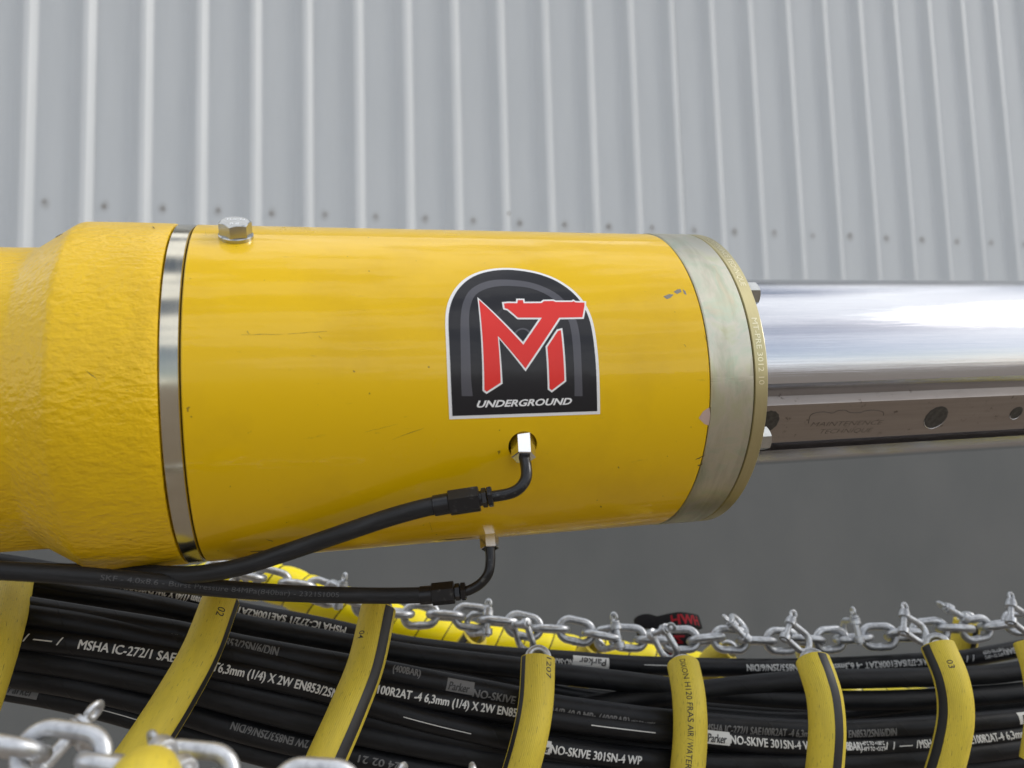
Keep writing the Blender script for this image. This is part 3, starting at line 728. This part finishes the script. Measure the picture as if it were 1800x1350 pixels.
# ------------------------------------------------------------------ the hydraulic hose bundle
HD = .0140
def wl(x, a=42.5, c=34.3): return a+(c-a)*x/1800
def hose_path(pts, d=HD, a=42.5, c=34.3, dz=0.0, n=230):
    q = [P(x, y, d*F/wl(min(x, 1950), a, c)+dz) for x, y in pts]       # the hoses run on past both edges of the picture
    if pts[0][0] < 0: q.insert(0, q[0]+((q[0]-q[1]).normalized()*.3)); q.insert(0, q[0]+(q[0]-q[1]))
    q.append(q[-1]+(q[-1]-q[-2]).normalized()*.3); q.append(q[-1]+(q[-1]-q[-2]))
    return Path(q, n)
def hose(label, pts, m=None, d=HD, a=42.5, c=34.3, dz=0.0, texts=(), group=None):
    p = hose_path(pts, d, a, c, dz); o = build('hydraulic_hose', tube(p, d/2, 22), m or m_hose)
    tag(o, label, 'hose', group); rev = None
    for tx in texts:
        if tx[0] == 'line':
            _, x0, x1, phi, wd = tx; s0, s1 = p.s_at_px(x0), p.s_at_px(x1)
            build('printed_line', strip(p, d/2, R_(phi)-wd/d, R_(phi)+wd/d, s0, s1, 2, 1.2e-4), m_print, o, smooth=False); continue
        body, x0, x1, h, phi, flip, mm = tx
        if body != 'LOGO': h *= .70
        q = p
        if flip:
            rev = rev or Path(list(reversed(p.p)), p.n); q = rev
        s0, s1 = q.s_at_px(x1 if flip else x0), q.s_at_px(x0 if flip else x1)
        if body == 'LOGO':          # the reversed-out maker's mark: a white patch with dark letters
            k = (s1-s0)
            build('maker_patch', strip(q, d/2, R_(phi)-h/d, R_(phi)+h/d, s0, s1, 4, 1.1e-4), mm, o, smooth=False)
            build('maker_name', text_on(q, d/2, 'Parker', s0+k*.08, h*.62, s0+k*.86, R_(phi)-.05, .03, .12, 2.0e-4), m_ink, o, smooth=False)
        else: build('printed_lettering', text_on(q, d/2, body, s0, h, s1, R_(phi), .014), mm, o, smooth=False)
    return o, p
W, G = m_print, m_printg
hose('black hydraulic hose along the top of the bundle with upside-down white print', [(-160, 975), (0, 992), (120, 1012), (210, 1030), (300, 1046), (420, 1076), (520, 1094), (600, 1110), (700, 1133), (800, 1146), (900, 1155), (1000, 1161), (1060, 1166), (1130, 1170), (1250, 1173), (1350, 1174), (1450, 1172), (1550, 1167), (1650, 1161), (1700, 1157), (1800, 1139), (1960, 1105)], a=38, c=29,
     texts=[('6,3mm (1/4) X 2W EN853/2SN', 205, 362, .0072, -6, True, W), ('MSHA IC-272/1 SAE100R2AT', 418, 594, .0070, -8, True, W), ('/', 606, 616, .0060, 0, True, W), ('(400BAR) 40,0 MPa 301SN-4', 690, 912, .0070, 35, True, G),
            ('NO-SKIVE', 950, 1000, .0066, 12, True, W), ('LOGO', 1004, 1059, .0082, 0, True, W), ('line', 1135, 1170, 5, .0005), ('line', 1224, 1236, 5, .0005),
            ('EN853/2SN/6/DIN', 1307, 1401, .0072, 0, True, W), ('SAE100R2AT -4 6,3mm', 1463, 1576, .0072, 5, True, W), ('MSHA IC-272/1', 1581, 1634, .0072, 5, True, W), ('/ /', 1690, 1707, .0066, 5, True, W), ('-40°C TO +100°C', 1712, 1748, .0034, 14, True, W), ('-40°F TO +212°F', 1712, 1748, .0034, -16, True, W), ('WP 40,0 MPa (400BAR)', 1755, 1850, .0068, 5, True, W)])
hose('thin knurled black hose crossing over the thicker hoses of the bundle', [(-100, 1005), (40, 1020), (120, 1034), (240, 1054), (345, 1078), (420, 1094), (500, 1112), (627, 1139), (683, 1148), (800, 1172), (913, 1197), (1000, 1217), (1090, 1230), (1178, 1241), (1243, 1251), (1340, 1259), (1420, 1261), (1483, 1257), (1560, 1248), (1646, 1237), (1790, 1222), (1950, 1205)], m_thin, .0070, 20.5, 16.5, dz=.020)
hose('wide smooth black hose directly under the top hose of the bundle', [(-140, 1010), (0, 1026), (120, 1044), (250, 1062), (330, 1078), (420, 1098), (560, 1124), (690, 1146), (760, 1156), (913, 1174), (977, 1184), (1100, 1198), (1243, 1216), (1410, 1229), (1550, 1231), (1700, 1224), (1800, 1216), (1950, 1200)], m_hose_b, .0140, 39, 32.5)
hose('black hose with printed lettering half turned away just above the boldest left print', [(-140, 1046), (0, 1063), (100, 1078), (200, 1094), (310, 1112), (400, 1132), (480, 1147), (570, 1163), (680, 1182), (780, 1202), (900, 1224), (975, 1240), (1100, 1257), (1180, 1266), (1300, 1276), (1430, 1283), (1500, 1283), (1650, 1275), (1800, 1262), (1950, 1245)],
     texts=[('MSHA IC-272/1 SAE100R2AT -4 6,3mm (1/4) X', 18, 325, .0078, -28, False, G), ('X 2W EN853/2SN/6/DIN', 345, 478, .0074, 10, False, G), ('(400BAR)', 685, 736, .0066, 30, False, G), ('LOGO', 772, 834, .0080, 2, False, G), ('NO-SKIVE 301SN-4', 841, 958, .0072, -16, False, G),
            ('WP 40,0 MPa (400BAR)', 960, 1104, .0072, -28, False, G), ('-40°C TO +100°C', 1110, 1155, .0040, -30, False, G), ('MSHA IC-272/1 SAE100R2AT -4 6,3mm (1/4) X 2W EN853/2SN/6/DIN', 1235, 1572, .0074, -20, False, G), ('LOGO', 1778, 1850, .0080, 0, False, W)])
hose('black hose with the large white print nearest the middle of the bundle', [(-140, 1048), (0, 1075), (150, 1098), (300, 1130), (450, 1160), (560, 1188), (665, 1211), (800, 1235), (910, 1253), (1000, 1267), (1100, 1280), (1243, 1296), (1350, 1307), (1420, 1311), (1560, 1312), (1700, 1302), (1800, 1290), (1950, 1268)], dz=-.004,
     texts=[('SAE100R2AT -4 6,3mm (1/4) X 2W EN853/2SN', 632, 948, .0072, 0, False, W), ('line', 1043, 1150, -6, .0006), ('LOGO', 1232, 1277, .0086, 4, False, W), ('NO-SKIVE 301SN-4 WP 40,0 MPa', 1284, 1478, .0076, 4, False, W), ('(400BAR)', 1466, 1502, .0076, 4, False, W), ('-40°C TO +100°C', 1508, 1548, .0036, 18, False, W), ('-40°F TO +212°F', 1508, 1548, .0036, -10, False, W),
            ('/ / — /', 1552, 1604, .0066, 4, False, W), ('MSHA IC-272/1 SAE100R2AT', 1610, 1740, .0076, 4, False, W), ('-4 6,3mm (1/4) X 2W', 1744, 1850, .0076, 4, False, W)])
hose('black hose with bold white print and slashes at the left of the bundle', [(-140, 1100), (0, 1116), (140, 1132), (310, 1156), (385, 1173), (480, 1192), (590, 1219), (700, 1252), (800, 1278), (950, 1310), (1100, 1331), (1250, 1341), (1400, 1343), (1600, 1334), (1800, 1312), (1950, 1285)], dz=-.008,
     texts=[('+100°C', 12, 36, .0036, 22, False, W), ('+212°F', 12, 36, .0036, -14, False, W), ('/ / — /', 44, 130, .0062, 2, False, W), ('MSHA IC-272/1 SAE100R2AT', 141, 382, .0074, 0, False, W), ('6,3mm (1/4) X 2W EN853/2SN/6/DIN', 386, 640, .0074, 0, False, W), ('line', 708, 823, -14, .0005), ('LOGO', 935, 967, .0080, -6, False, W), ('NO-SKIVE 301SN-4 WP', 972, 1128, .0074, -8, False, W)])
hose('plain black hose rising to the right just below the top hose', [(1000, 1245), (1150, 1225), (1300, 1206), (1410, 1196), (1550, 1192), (1700, 1188), (1800, 1178), (1950, 1150)], m_hose_b, a=41, c=33, dz=.014)
hose('smooth black hose dividing the bold left print from the dark hoses below it', [(-140, 1118), (0, 1136), (140, 1153), (300, 1183), (450, 1218), (600, 1252), (750, 1290), (900, 1318), (1050, 1340), (1300, 1354), (1500, 1352), (1800, 1324), (1950, 1300)], m_hose, dz=-.003)
lower = 'plain black hose in the dark lower part of the bundle'
hose(lower, [(-140, 1132), (0, 1152), (140, 1173), (300, 1206), (450, 1246), (600, 1282), (750, 1313), (900, 1340), (1050, 1357), (1300, 1370), (1500, 1366), (1800, 1338), (1950, 1315)], m_hose_b, dz=-.006, group='lower hoses of the bundle')
hose('black hose with upside-down white print low in the bundle by the front chain', [(-140, 1162), (0, 1184), (140, 1207), (300, 1246), (400, 1277), (500, 1303), (600, 1324), (750, 1352), (900, 1374), (1100, 1392), (1400, 1398), (1800, 1362), (1950, 1335)], dz=-.004,
     texts=[('X 2W EN853/2SN/6/DIN', 398, 548, .0064, -8, True, G), ('24 02 21', 628, 692, .0060, 10, True, G)])
hose('lowest black hose at the left with a faded maker patch', [(-140, 1183), (0, 1208), (100, 1226), (200, 1250), (300, 1280), (450, 1322), (600, 1362), (800, 1400), (1100, 1428), (1500, 1428), (1950, 1370)], m_hose_b, dz=.004,
     texts=[('LOGO', 14, 80, .0086, 8, False, G), ('line', 177, 250, -8, .0005)])
for i in range(12):            # hoses deeper in the bundle
    f = i/11; top = [(-140, 1040), (0, 1056), (200, 1090), (400, 1132), (600, 1165), (800, 1200), (1000, 1226), (1250, 1248), (1500, 1255), (1750, 1245), (1950, 1225)]
    bot = [(-140, 1175), (0, 1195), (200, 1245), (400, 1310), (600, 1372), (800, 1415), (1000, 1440), (1250, 1455), (1500, 1440), (1750, 1395), (1950, 1360)]
    pts = [(a[0], a[1]+(c[1]-a[1])*f+random.uniform(-6, 6)) for a, c in zip(top, bot)]
    hose('black hose half buried deep inside the bundle behind the printed hoses', pts, m_hose_b, a=39, c=32, dz=.012+.004*(i % 2), group='hoses deep in the bundle')

# ------------------------------------------------------------------ yellow spiral-wrapped hose behind the bundle
wp = Path([P(x, y, .70) for x, y in [(250, 1060), (330, 1032), (400, 1018), (480, 1024), (560, 1052), (650, 1084), (750, 1113), (850, 1133), (950, 1146), (1050, 1158), (1150, 1170), (1235, 1184), (1330, 1206), (1450, 1226), (1600, 1245), (1800, 1250), (1950, 1245), (2200, 1235), (2500, 1220)]], 320)
wt = thing('wrapped_hose', 'hose wrapped in bright yellow spiral guard lying behind the black bundle', 'hose', wp.p[0])
build('core_hose', tube(wp, .0166, 24), m_stripe, wt)
TL = .0235; s = .004; k = 0
while s+TL < wp.len-.004:
    V, Fc, U = [], [], []; ns, seg = 5, 30; skew = .0060
    for i in range(ns+1):
        t = i/ns; rr = .0170+.0013*math.sin(math.pi*t)**.5+.00025*math.sin(k*2.1)
        for q in range(seg):
            a = 2*math.pi*q/seg; V.append(wp.surf(s+.0006+(TL-.0012)*t+skew*math.sin(a), a, rr)); U.append((s+TL*t, a))
    for i in range(ns):
        for q in range(seg): Fc.append((i*seg+q, (i+1)*seg+q, (i+1)*seg+(q+1) % seg, i*seg+(q+1) % seg))
    build('spiral_turn', (V, Fc, U), m_wrap, wt); s += TL; k += 1

# ------------------------------------------------------------------ yellow hose sleeves laid over the bundle
OD = .0215
def stripe_of(p, o, a0, a1, r): build('black_stripe', strip(p, r, R_(a0), R_(a1), .0006, p.len-.0004, 6, 1.6e-4), m_stripe, o)
def make_link(wire=.003, li=.021, wi=.010):
    hw = wi/2+wire; hl = li/2+wire-hw; pts = []
    for k in range(17): a = -math.pi/2+math.pi*k/16; pts.append(Vector((hl+hw*math.cos(a), hw*math.sin(a), 0)))
    for q in range(1, 6): pts.append(Vector((hl-2*hl*q/6, hw, 0)))
    for k in range(17): a = math.pi/2+math.pi*k/16; pts.append(Vector((-hl+hw*math.cos(a), hw*math.sin(a), 0)))
    for q in range(1, 6): pts.append(Vector((-hl+2*hl*q/6, -hw, 0)))
    n = len(pts); V, Fc = [], []; seg = 14
    for i in range(n):
        t = (pts[(i+1) % n]-pts[i-1]).normalized(); nn_ = Vector((0, 0, 1)); bb = t.cross(nn_); r = wire
        if n-4 <= i <= n-2: r = wire*(1.10 if i == n-3 else 1.03)   # the weld
        for k in range(seg): a = 2*math.pi*k/seg; V.append(pts[i]+bb*(r*math.cos(a))+nn_*(r*math.sin(a)))
    for i in range(n):
        for k in range(seg): Fc.append((i*seg+k, ((i+1) % n)*seg+k, ((i+1) % n)*seg+(k+1) % seg, i*seg+(k+1) % seg))
    return mesh_of(V, Fc)
LINK = make_link(); LINK.materials.append(m_galv)
def place_link(parent, c, t, nrm_, sc=1.0, name='link'):
    o = bpy.data.objects.new(name, LINK); COL.objects.link(o); o.parent = parent
    t = t.normalized(); nn_ = (nrm_-t*nrm_.dot(t)).normalized(); y = nn_.cross(t)
    m = Matrix(((t.x, y.x, nn_.x, c.x), (t.y, y.y, nn_.y, c.y), (t.z, y.z, nn_.z, c.z), (0, 0, 0, 1))) @ Matrix.Scale(sc, 4)
    o.matrix_basis = Matrix.Translation(-parent.location) @ m; return o
def sleeve_rung(label, pts, stripe=None, texts=(), od=OD, links=((1, 0.0),), group='yellow hose sleeves over the bundle'):
    p = Path([P(*q) for q in pts], 70); t = thing('hose_sleeve', label, 'hose sleeve', p.p[0], group)
    o = build('yellow_tube', tube(p, od/2, 40, inner=od/2-.0036), m_sleeve, t)
    if stripe: stripe_of(p, o, *stripe, od/2)
    for body, s0, h, s1, phi in texts: build('printed_lettering', text_on(p, od/2, body, s0, h, s1, R_(phi), .004), m_ink, o, smooth=False)
    c, tt, f, u = p.at(0)
    for k, (kk, a) in enumerate(links):           # the chain that runs inside and comes out at the top
        q = f*math.cos(a)+u*math.sin(a); place_link(t, c+tt*(.004-.0145*k), tt, q if k % 2 == 0 else tt.cross(q), .78)
    return t, p
# pts: (px, py, depth); stripe angles: 0 faces the camera, + to the right for a sleeve that runs downwards
sleeve_rung('yellow sleeve cut off by the left edge of the picture', [(24, 1021, .47), (12, 1075, .435), (-10, 1150, .405), (-40, 1240, .39), (-70, 1320, .385)], links=())
sleeve_rung('yellow sleeve with a black stripe on its right edge, under the cast housing', [(388, 1056, .452), (355, 1142, .428), (310, 1224, .406), (262, 1300, .388), (215, 1368, .378)], (48, 74), [('02', .010, .0046, .0155, 12)])
sleeve_rung('yellow sleeve with a broad black stripe inside its right side, below the lower hose fitting', [(665, 1071, .468), (644, 1165, .446), (613, 1246, .424), (576, 1330, .408), (550, 1388, .40)], (20, 58), [('04', .018, .004, .023, -38)])
sleeve_rung('yellow sleeve with a black stripe along its left edge, right of the lower hose fitting', [(946, 1158, .486), (942, 1235, .470), (929, 1305, .456), (905, 1390, .45)], (-70, -46), [('1207', .0015, .0040, .014, 40)])
sleeve_rung('yellow sleeve with black printed words running down it', [(1201, 1170, .520), (1209, 1210, .505), (1213, 1255, .495), (1213, 1300, .49), (1209, 1350, .485), (1204, 1390, .485)], None, [('DIXON H120 FRAS AIR / WATER DISCHARGE', .0035, .0038, .088, 2)])
sleeve_rung('yellow sleeve with a black stripe near its right edge, below the flange', [(1429, 1162, .500), (1441, 1195, .490), (1450, 1230, .484), (1454, 1283, .478), (1450, 1345, .475), (1444, 1390, .475)], (24, 56), od=.0220)
sleeve_rung('yellow sleeve with a black stripe along its left side, last but one to the right', [(1648, 1135, .520), (1672, 1194, .506), (1680, 1254, .500), (1670, 1318, .498), (1648, 1392, .498)], (-62, -24), [('03', .0135, .0040, .018, 16)])
sleeve_rung('yellow sleeve cut off by the right edge of the picture', [(1812, 1130, .530), (1828, 1180, .52), (1836, 1250, .515), (1825, 1340, .51)], links=())
bk = 'short yellow sleeve end hanging behind the top hose of the bundle'
for lab, pts, st in (('short yellow sleeve end with a black band, behind the chain left of the black strap', [(836, 1119, .665), (815, 1150, .672), (800, 1190, .68)], (-60, -20)), ('open yellow sleeve end under the chain beside the maker patch', [(1046, 1136, .665), (1028, 1162, .672), (1015, 1200, .68)], None),
                     ('open yellow sleeve end right of the black and red strap', [(1279, 1142, .67), (1250, 1165, .675), (1235, 1205, .685)], None), ('yellow sleeve end with black stripe behind the tangled shackles at the right', [(1700, 1092, .70), (1694, 1130, .70), (1686, 1170, .70)], (30, 62)), ('tiny yellow sleeve end behind the shackle over the right striped sleeve', [(1412, 1138, .70), (1420, 1165, .70), (1425, 1200, .70)], None)):
    sleeve_rung(lab, pts, st, od=.022 if pts[0][0] != 1412 else .015, links=((1, .3),), group='yellow sleeve ends behind the chain')
# sleeve nearest the camera, hanging from the front chain
sleeve_rung('bright yellow sleeve end nearest the camera at the bottom edge', [(262, 1378, .262), (256, 1378, .245), (250, 1400, .229), (244, 1465, .222)], None, od=.0225, links=(), group='yellow hose sleeves over the bundle')

# ------------------------------------------------------------------ chains
def chain(label, pts, sc=1.0, seed=1, roll0=0.0, jit=.28):
    p = Path([P(*q) for q in pts], 300); t = thing('galvanised_chain', label, 'chain', p.p[0]); rn = random.Random(seed); s = 0; k = 0
    while s < p.len:
        c, tt, f, u = p.at(s); a = roll0+(0 if k % 2 == 0 else math.pi/2)+rn.uniform(-jit, jit)
        tt = tt+u*rn.uniform(-.10, .10); place_link(t, c, tt, f*math.cos(a)+u*math.sin(a), sc); s += .021*sc; k += 1
    return t, p
rear, rp_ = chain('long galvanised chain running behind the top of the hose bundle', [(390, 1008, .63), (440, 1012, .63), (492, 1024, .63), (550, 1036, .63), (635, 1062, .625), (713, 1080, .62), (810, 1083, .615), (860, 1090, .615), (908, 1098, .615), (960, 1105, .615), (1005, 1108, .615), (1050, 1116, .615), (1095, 1120, .615), (1138, 1125, .615), (1185, 1124, .615), (1230, 1124, .615), (1274, 1124, .62), (1317, 1126, .62), (1360, 1127, .62), (1405, 1126, .625), (1446, 1125, .625), (1483, 1123, .63), (1527, 1120, .63), (1560, 1118, .63), (1605, 1115, .63), (1640, 1109, .63), (1675, 1105, .63), (1712, 1106, .635), (1755, 1098, .64), (1800, 1095, .64), (1860, 1088, .64), (2000, 1072, .65), (2200, 1052, .67), (2450, 1035, .70)], 1.0, 4)
front, fp_ = chain('large galvanised chain links nearest the camera at the bottom left', [(-108, 1298, .256), (4, 1312, .256), (116, 1331, .255), (232, 1348, .257), (346, 1366, .259), (462, 1382, .262), (600, 1398, .266), (760, 1410, .27)], 1.0, 11, .0, .10)

# shackles: a bow, two eyes, a pin with a flat holed tab
def shackle_geo():
    w, L_, r = .0085, .025, .0030; pts = [Vector((-w, 0, 0)), Vector((-w*1.04, 0, -.006))]
    for k in range(9):
        a = math.pi+math.pi*k/8; pts.append(Vector((w*1.08*math.cos(a), 0, -(L_-w)+w*1.05*math.sin(a))))
    pts += [Vector((w*1.04, 0, -.006)), Vector((w, 0, 0))]
    bow = tube(Path(pts, 44, eye=Vector((0, 5, .0))), r, 14)
    eyes = join(*[prism(Vector((s*w-.0030, 0, .0008)), Vector((s*w+.0030, 0, .0008)), .0050, 20, .18, ref=Vector((0, 0, 1))) for s in (-1, 1)])
    pin = prism(Vector((-w-.0045, 0, .0008)), Vector((w+.0045, 0, .0008)), .0027, 18, .15, ref=Vector((0, 0, 1)))
    col_ = prism(Vector((w+.0030, 0, .0008)), Vector((w+.0052, 0, .0008)), .0042, 18, .12, ref=Vector((0, 0, 1)))
    V, Fc = [], []; N, M_ = 20, 8          # the tab: a flattened ring
    for i in range(N):
        a = 2*math.pi*i/N
        for k in range(M_):
            q = 2*math.pi*k/M_; rr = .0029+.0015*math.cos(q); V.append(Vector((w+.0088+rr*1.15*math.cos(a), .0014*math.sin(q), .0008+rr*math.sin(a))))
    for i in range(N):
        for k in range(M_): Fc.append((i*M_+k, ((i+1) % N)*M_+k, ((i+1) % N)*M_+(k+1) % M_, i*M_+(k+1) % M_))
    return mesh_of(*join(bow, eyes)[:2]), mesh_of(*join(pin, col_, (V, Fc))[:2])
SB, SP = shackle_geo(); SB.materials.append(m_galv); SP.materials.append(m_galv)
def shackle(label, c, pin_dir, bow_dir, sc=1.0, group='shackles on the rear chain'):
    """c: middle of the pin; pin_dir: towards the tab; bow_dir: towards the round end"""
    x = pin_dir.normalized(); z = -(bow_dir-x*bow_dir.dot(x)).normalized(); y = z.cross(x)
    t = thing('shackle', label, 'shackle', group=group); t.matrix_basis = Matrix(((x.x, y.x, z.x, c.x), (x.y, y.y, z.y, c.y), (x.z, y.z, z.z, c.z), (0, 0, 0, 1))) @ Matrix.Scale(sc, 4)
    for nm, me in (('bow', SB), ('pin', SP)):
        o = bpy.data.objects.new(nm, me); COL.objects.link(o); o.parent = t
    return t
def px_dir(ang, depth=0.0):
    """direction that points at a clock angle in the picture (0 right, 90 up), leaning away by depth"""
    return _rt*math.cos(R_(ang))+_up*math.sin(R_(ang))+_fw*depth
SHK = [('shackle with its holed tab standing up left of the lower hose fitting', 597, 1047, .61, 78, .2, 200, .9),
       ('shackle with its tab standing up right of the lower hose fitting', 856, 1094, .61, 88, .5, 190, .8),
       ('shackle linking the chain to the black-edged sleeve right of the hose fitting', 914, 1098, .605, 200, .9, -68, -.1),
       ('shackle with its tab upright above the white maker patch', 1085, 1118, .61, 100, .4, -150, .7),
       ('shackle hanging over the strap and holding the printed sleeve', 1158, 1112, .60, 40, -.9, -62, -.2),
       ('shackle lying tilted right of the black and red strap', 1300, 1110, .61, 135, .1, -35, .6),
       ('shackle holding the striped sleeve below the flange', 1386, 1108, .60, 52, .7, -52, -.1),
       ('shackle with a small holed tab between the two right striped sleeves', 1506, 1108, .62, 96, .3, -90, .6),
       ('shackle lying along the chain left of the last full sleeve', 1590, 1096, .605, 62, .8, -38, .0),
       ('shackle stacked highest, above the last full sleeve', 1682, 1078, .63, 150, .1, -30, .4),
       ('shackle at the right edge of the picture', 1778, 1078, .61, 62, .7, -46, .0),
       ('small shackle hidden behind the thin gap under the cast housing', 408, 1022, .62, 60, .5, -100, .5)]
for lab, x, y, z, pa, pd, ba, bd in SHK: shackle(lab, P(x, y, z), px_dir(pa, pd), px_dir(ba, bd), .84)
shackle('large shackle whose tab stands up behind the front chain link', P(100, 1324, .274), px_dir(54, 1.0), px_dir(-105, .5), .95, 'shackles on the front chain')
shackle('large shackle with a ball-shaped eye beside the nearest yellow sleeve', P(304, 1338, .252), px_dir(172, .9), px_dir(-100, .3), .85, 'shackles on the front chain')
shackle('shackle tip peeping over the bottom edge under the black-striped sleeve', P(686, 1436, .33), px_dir(75, .3), px_dir(-90, .3), 1.0, 'shackles on the front chain')
shackle('shackle tip peeping over the bottom edge left of the words sleeve', P(842, 1436, .335), px_dir(100, .3), px_dir(-90, .3), 1.0, 'shackles on the front chain')

# ------------------------------------------------------------------ black and red strap knotted on the chain
def ribbon(pts, wdir, w, th, n=60):
    p = Path([P(*q) for q in pts], n); V, Fc, U = [], [], []
    for i in range(n):
        wd = wdir-p.t[i]*wdir.dot(p.t[i]); wd.normalize(); nr = p.t[i].cross(wd)
        for a, c in ((-1, -1), (-.8, -1.25), (.8, -1.25), (1, -1), (1, 1), (.8, 1.25), (-.8, 1.25), (-1, 1)): V.append(p.p[i]+wd*(a*w/2)+nr*(c*th/2)); U.append((p.s[i], a*w/2))
    for i in range(n-1):
        for k in range(8): Fc.append((i*8+k, i*8+(k+1) % 8, (i+1)*8+(k+1) % 8, (i+1)*8+k))
    Fc.append(tuple(reversed(range(8)))); Fc.append(tuple(range((n-1)*8, n*8))); return (V, Fc, U), p
st_ = thing('webbing_strap', 'black webbing strap with dark red lettering looped over the chain', 'strap', P(1170, 1110, .64))
wdir = (_fw*.55+_up*.8+_rt*-.15)
g1, sp1 = ribbon([(1128, 1118, .655), (1121, 1100, .65), (1136, 1092, .645), (1156, 1096, .64), (1176, 1092, .635), (1196, 1089, .632), (1216, 1091, .636), (1228, 1094, .645)], wdir, .0115, .0032)
s1_ = build('strap_loop', g1, m_strap, st_)
g2, sp2 = ribbon([(1196, 1108, .66), (1192, 1125, .655), (1186, 1145, .655), (1176, 1172, .66)], _rt, .020, .0025, 30)
s2_ = build('strap_tail', g2, m_strap, st_)
def rib_text(path, wd_, body, s0, s1, h, off, up):
    V, Fc, wd = text2d(body, .03); out = []
    for u, v in V:
        c, t, f, uu = path.at(s0+(s1-s0)*u/wd); ww = (up-t*up.dot(t)).normalized(); nr = ww.cross(t); nr = nr if nr.dot(CAM-c) > 0 else -nr
        out.append(c+ww*((v-.5)*h)+nr*off)
    return out, Fc
build('red_lettering', rib_text(sp1, wdir, 'HWH', sp1.s_at_px(1182), sp1.s_at_px(1222), .0080, .0022, wdir), m_strapred, s1_, smooth=False)
build('red_lettering', rib_text(sp2, _rt, 'WH', .004, .022, .009, .0018, _rt), m_strapred, s2_, smooth=False)
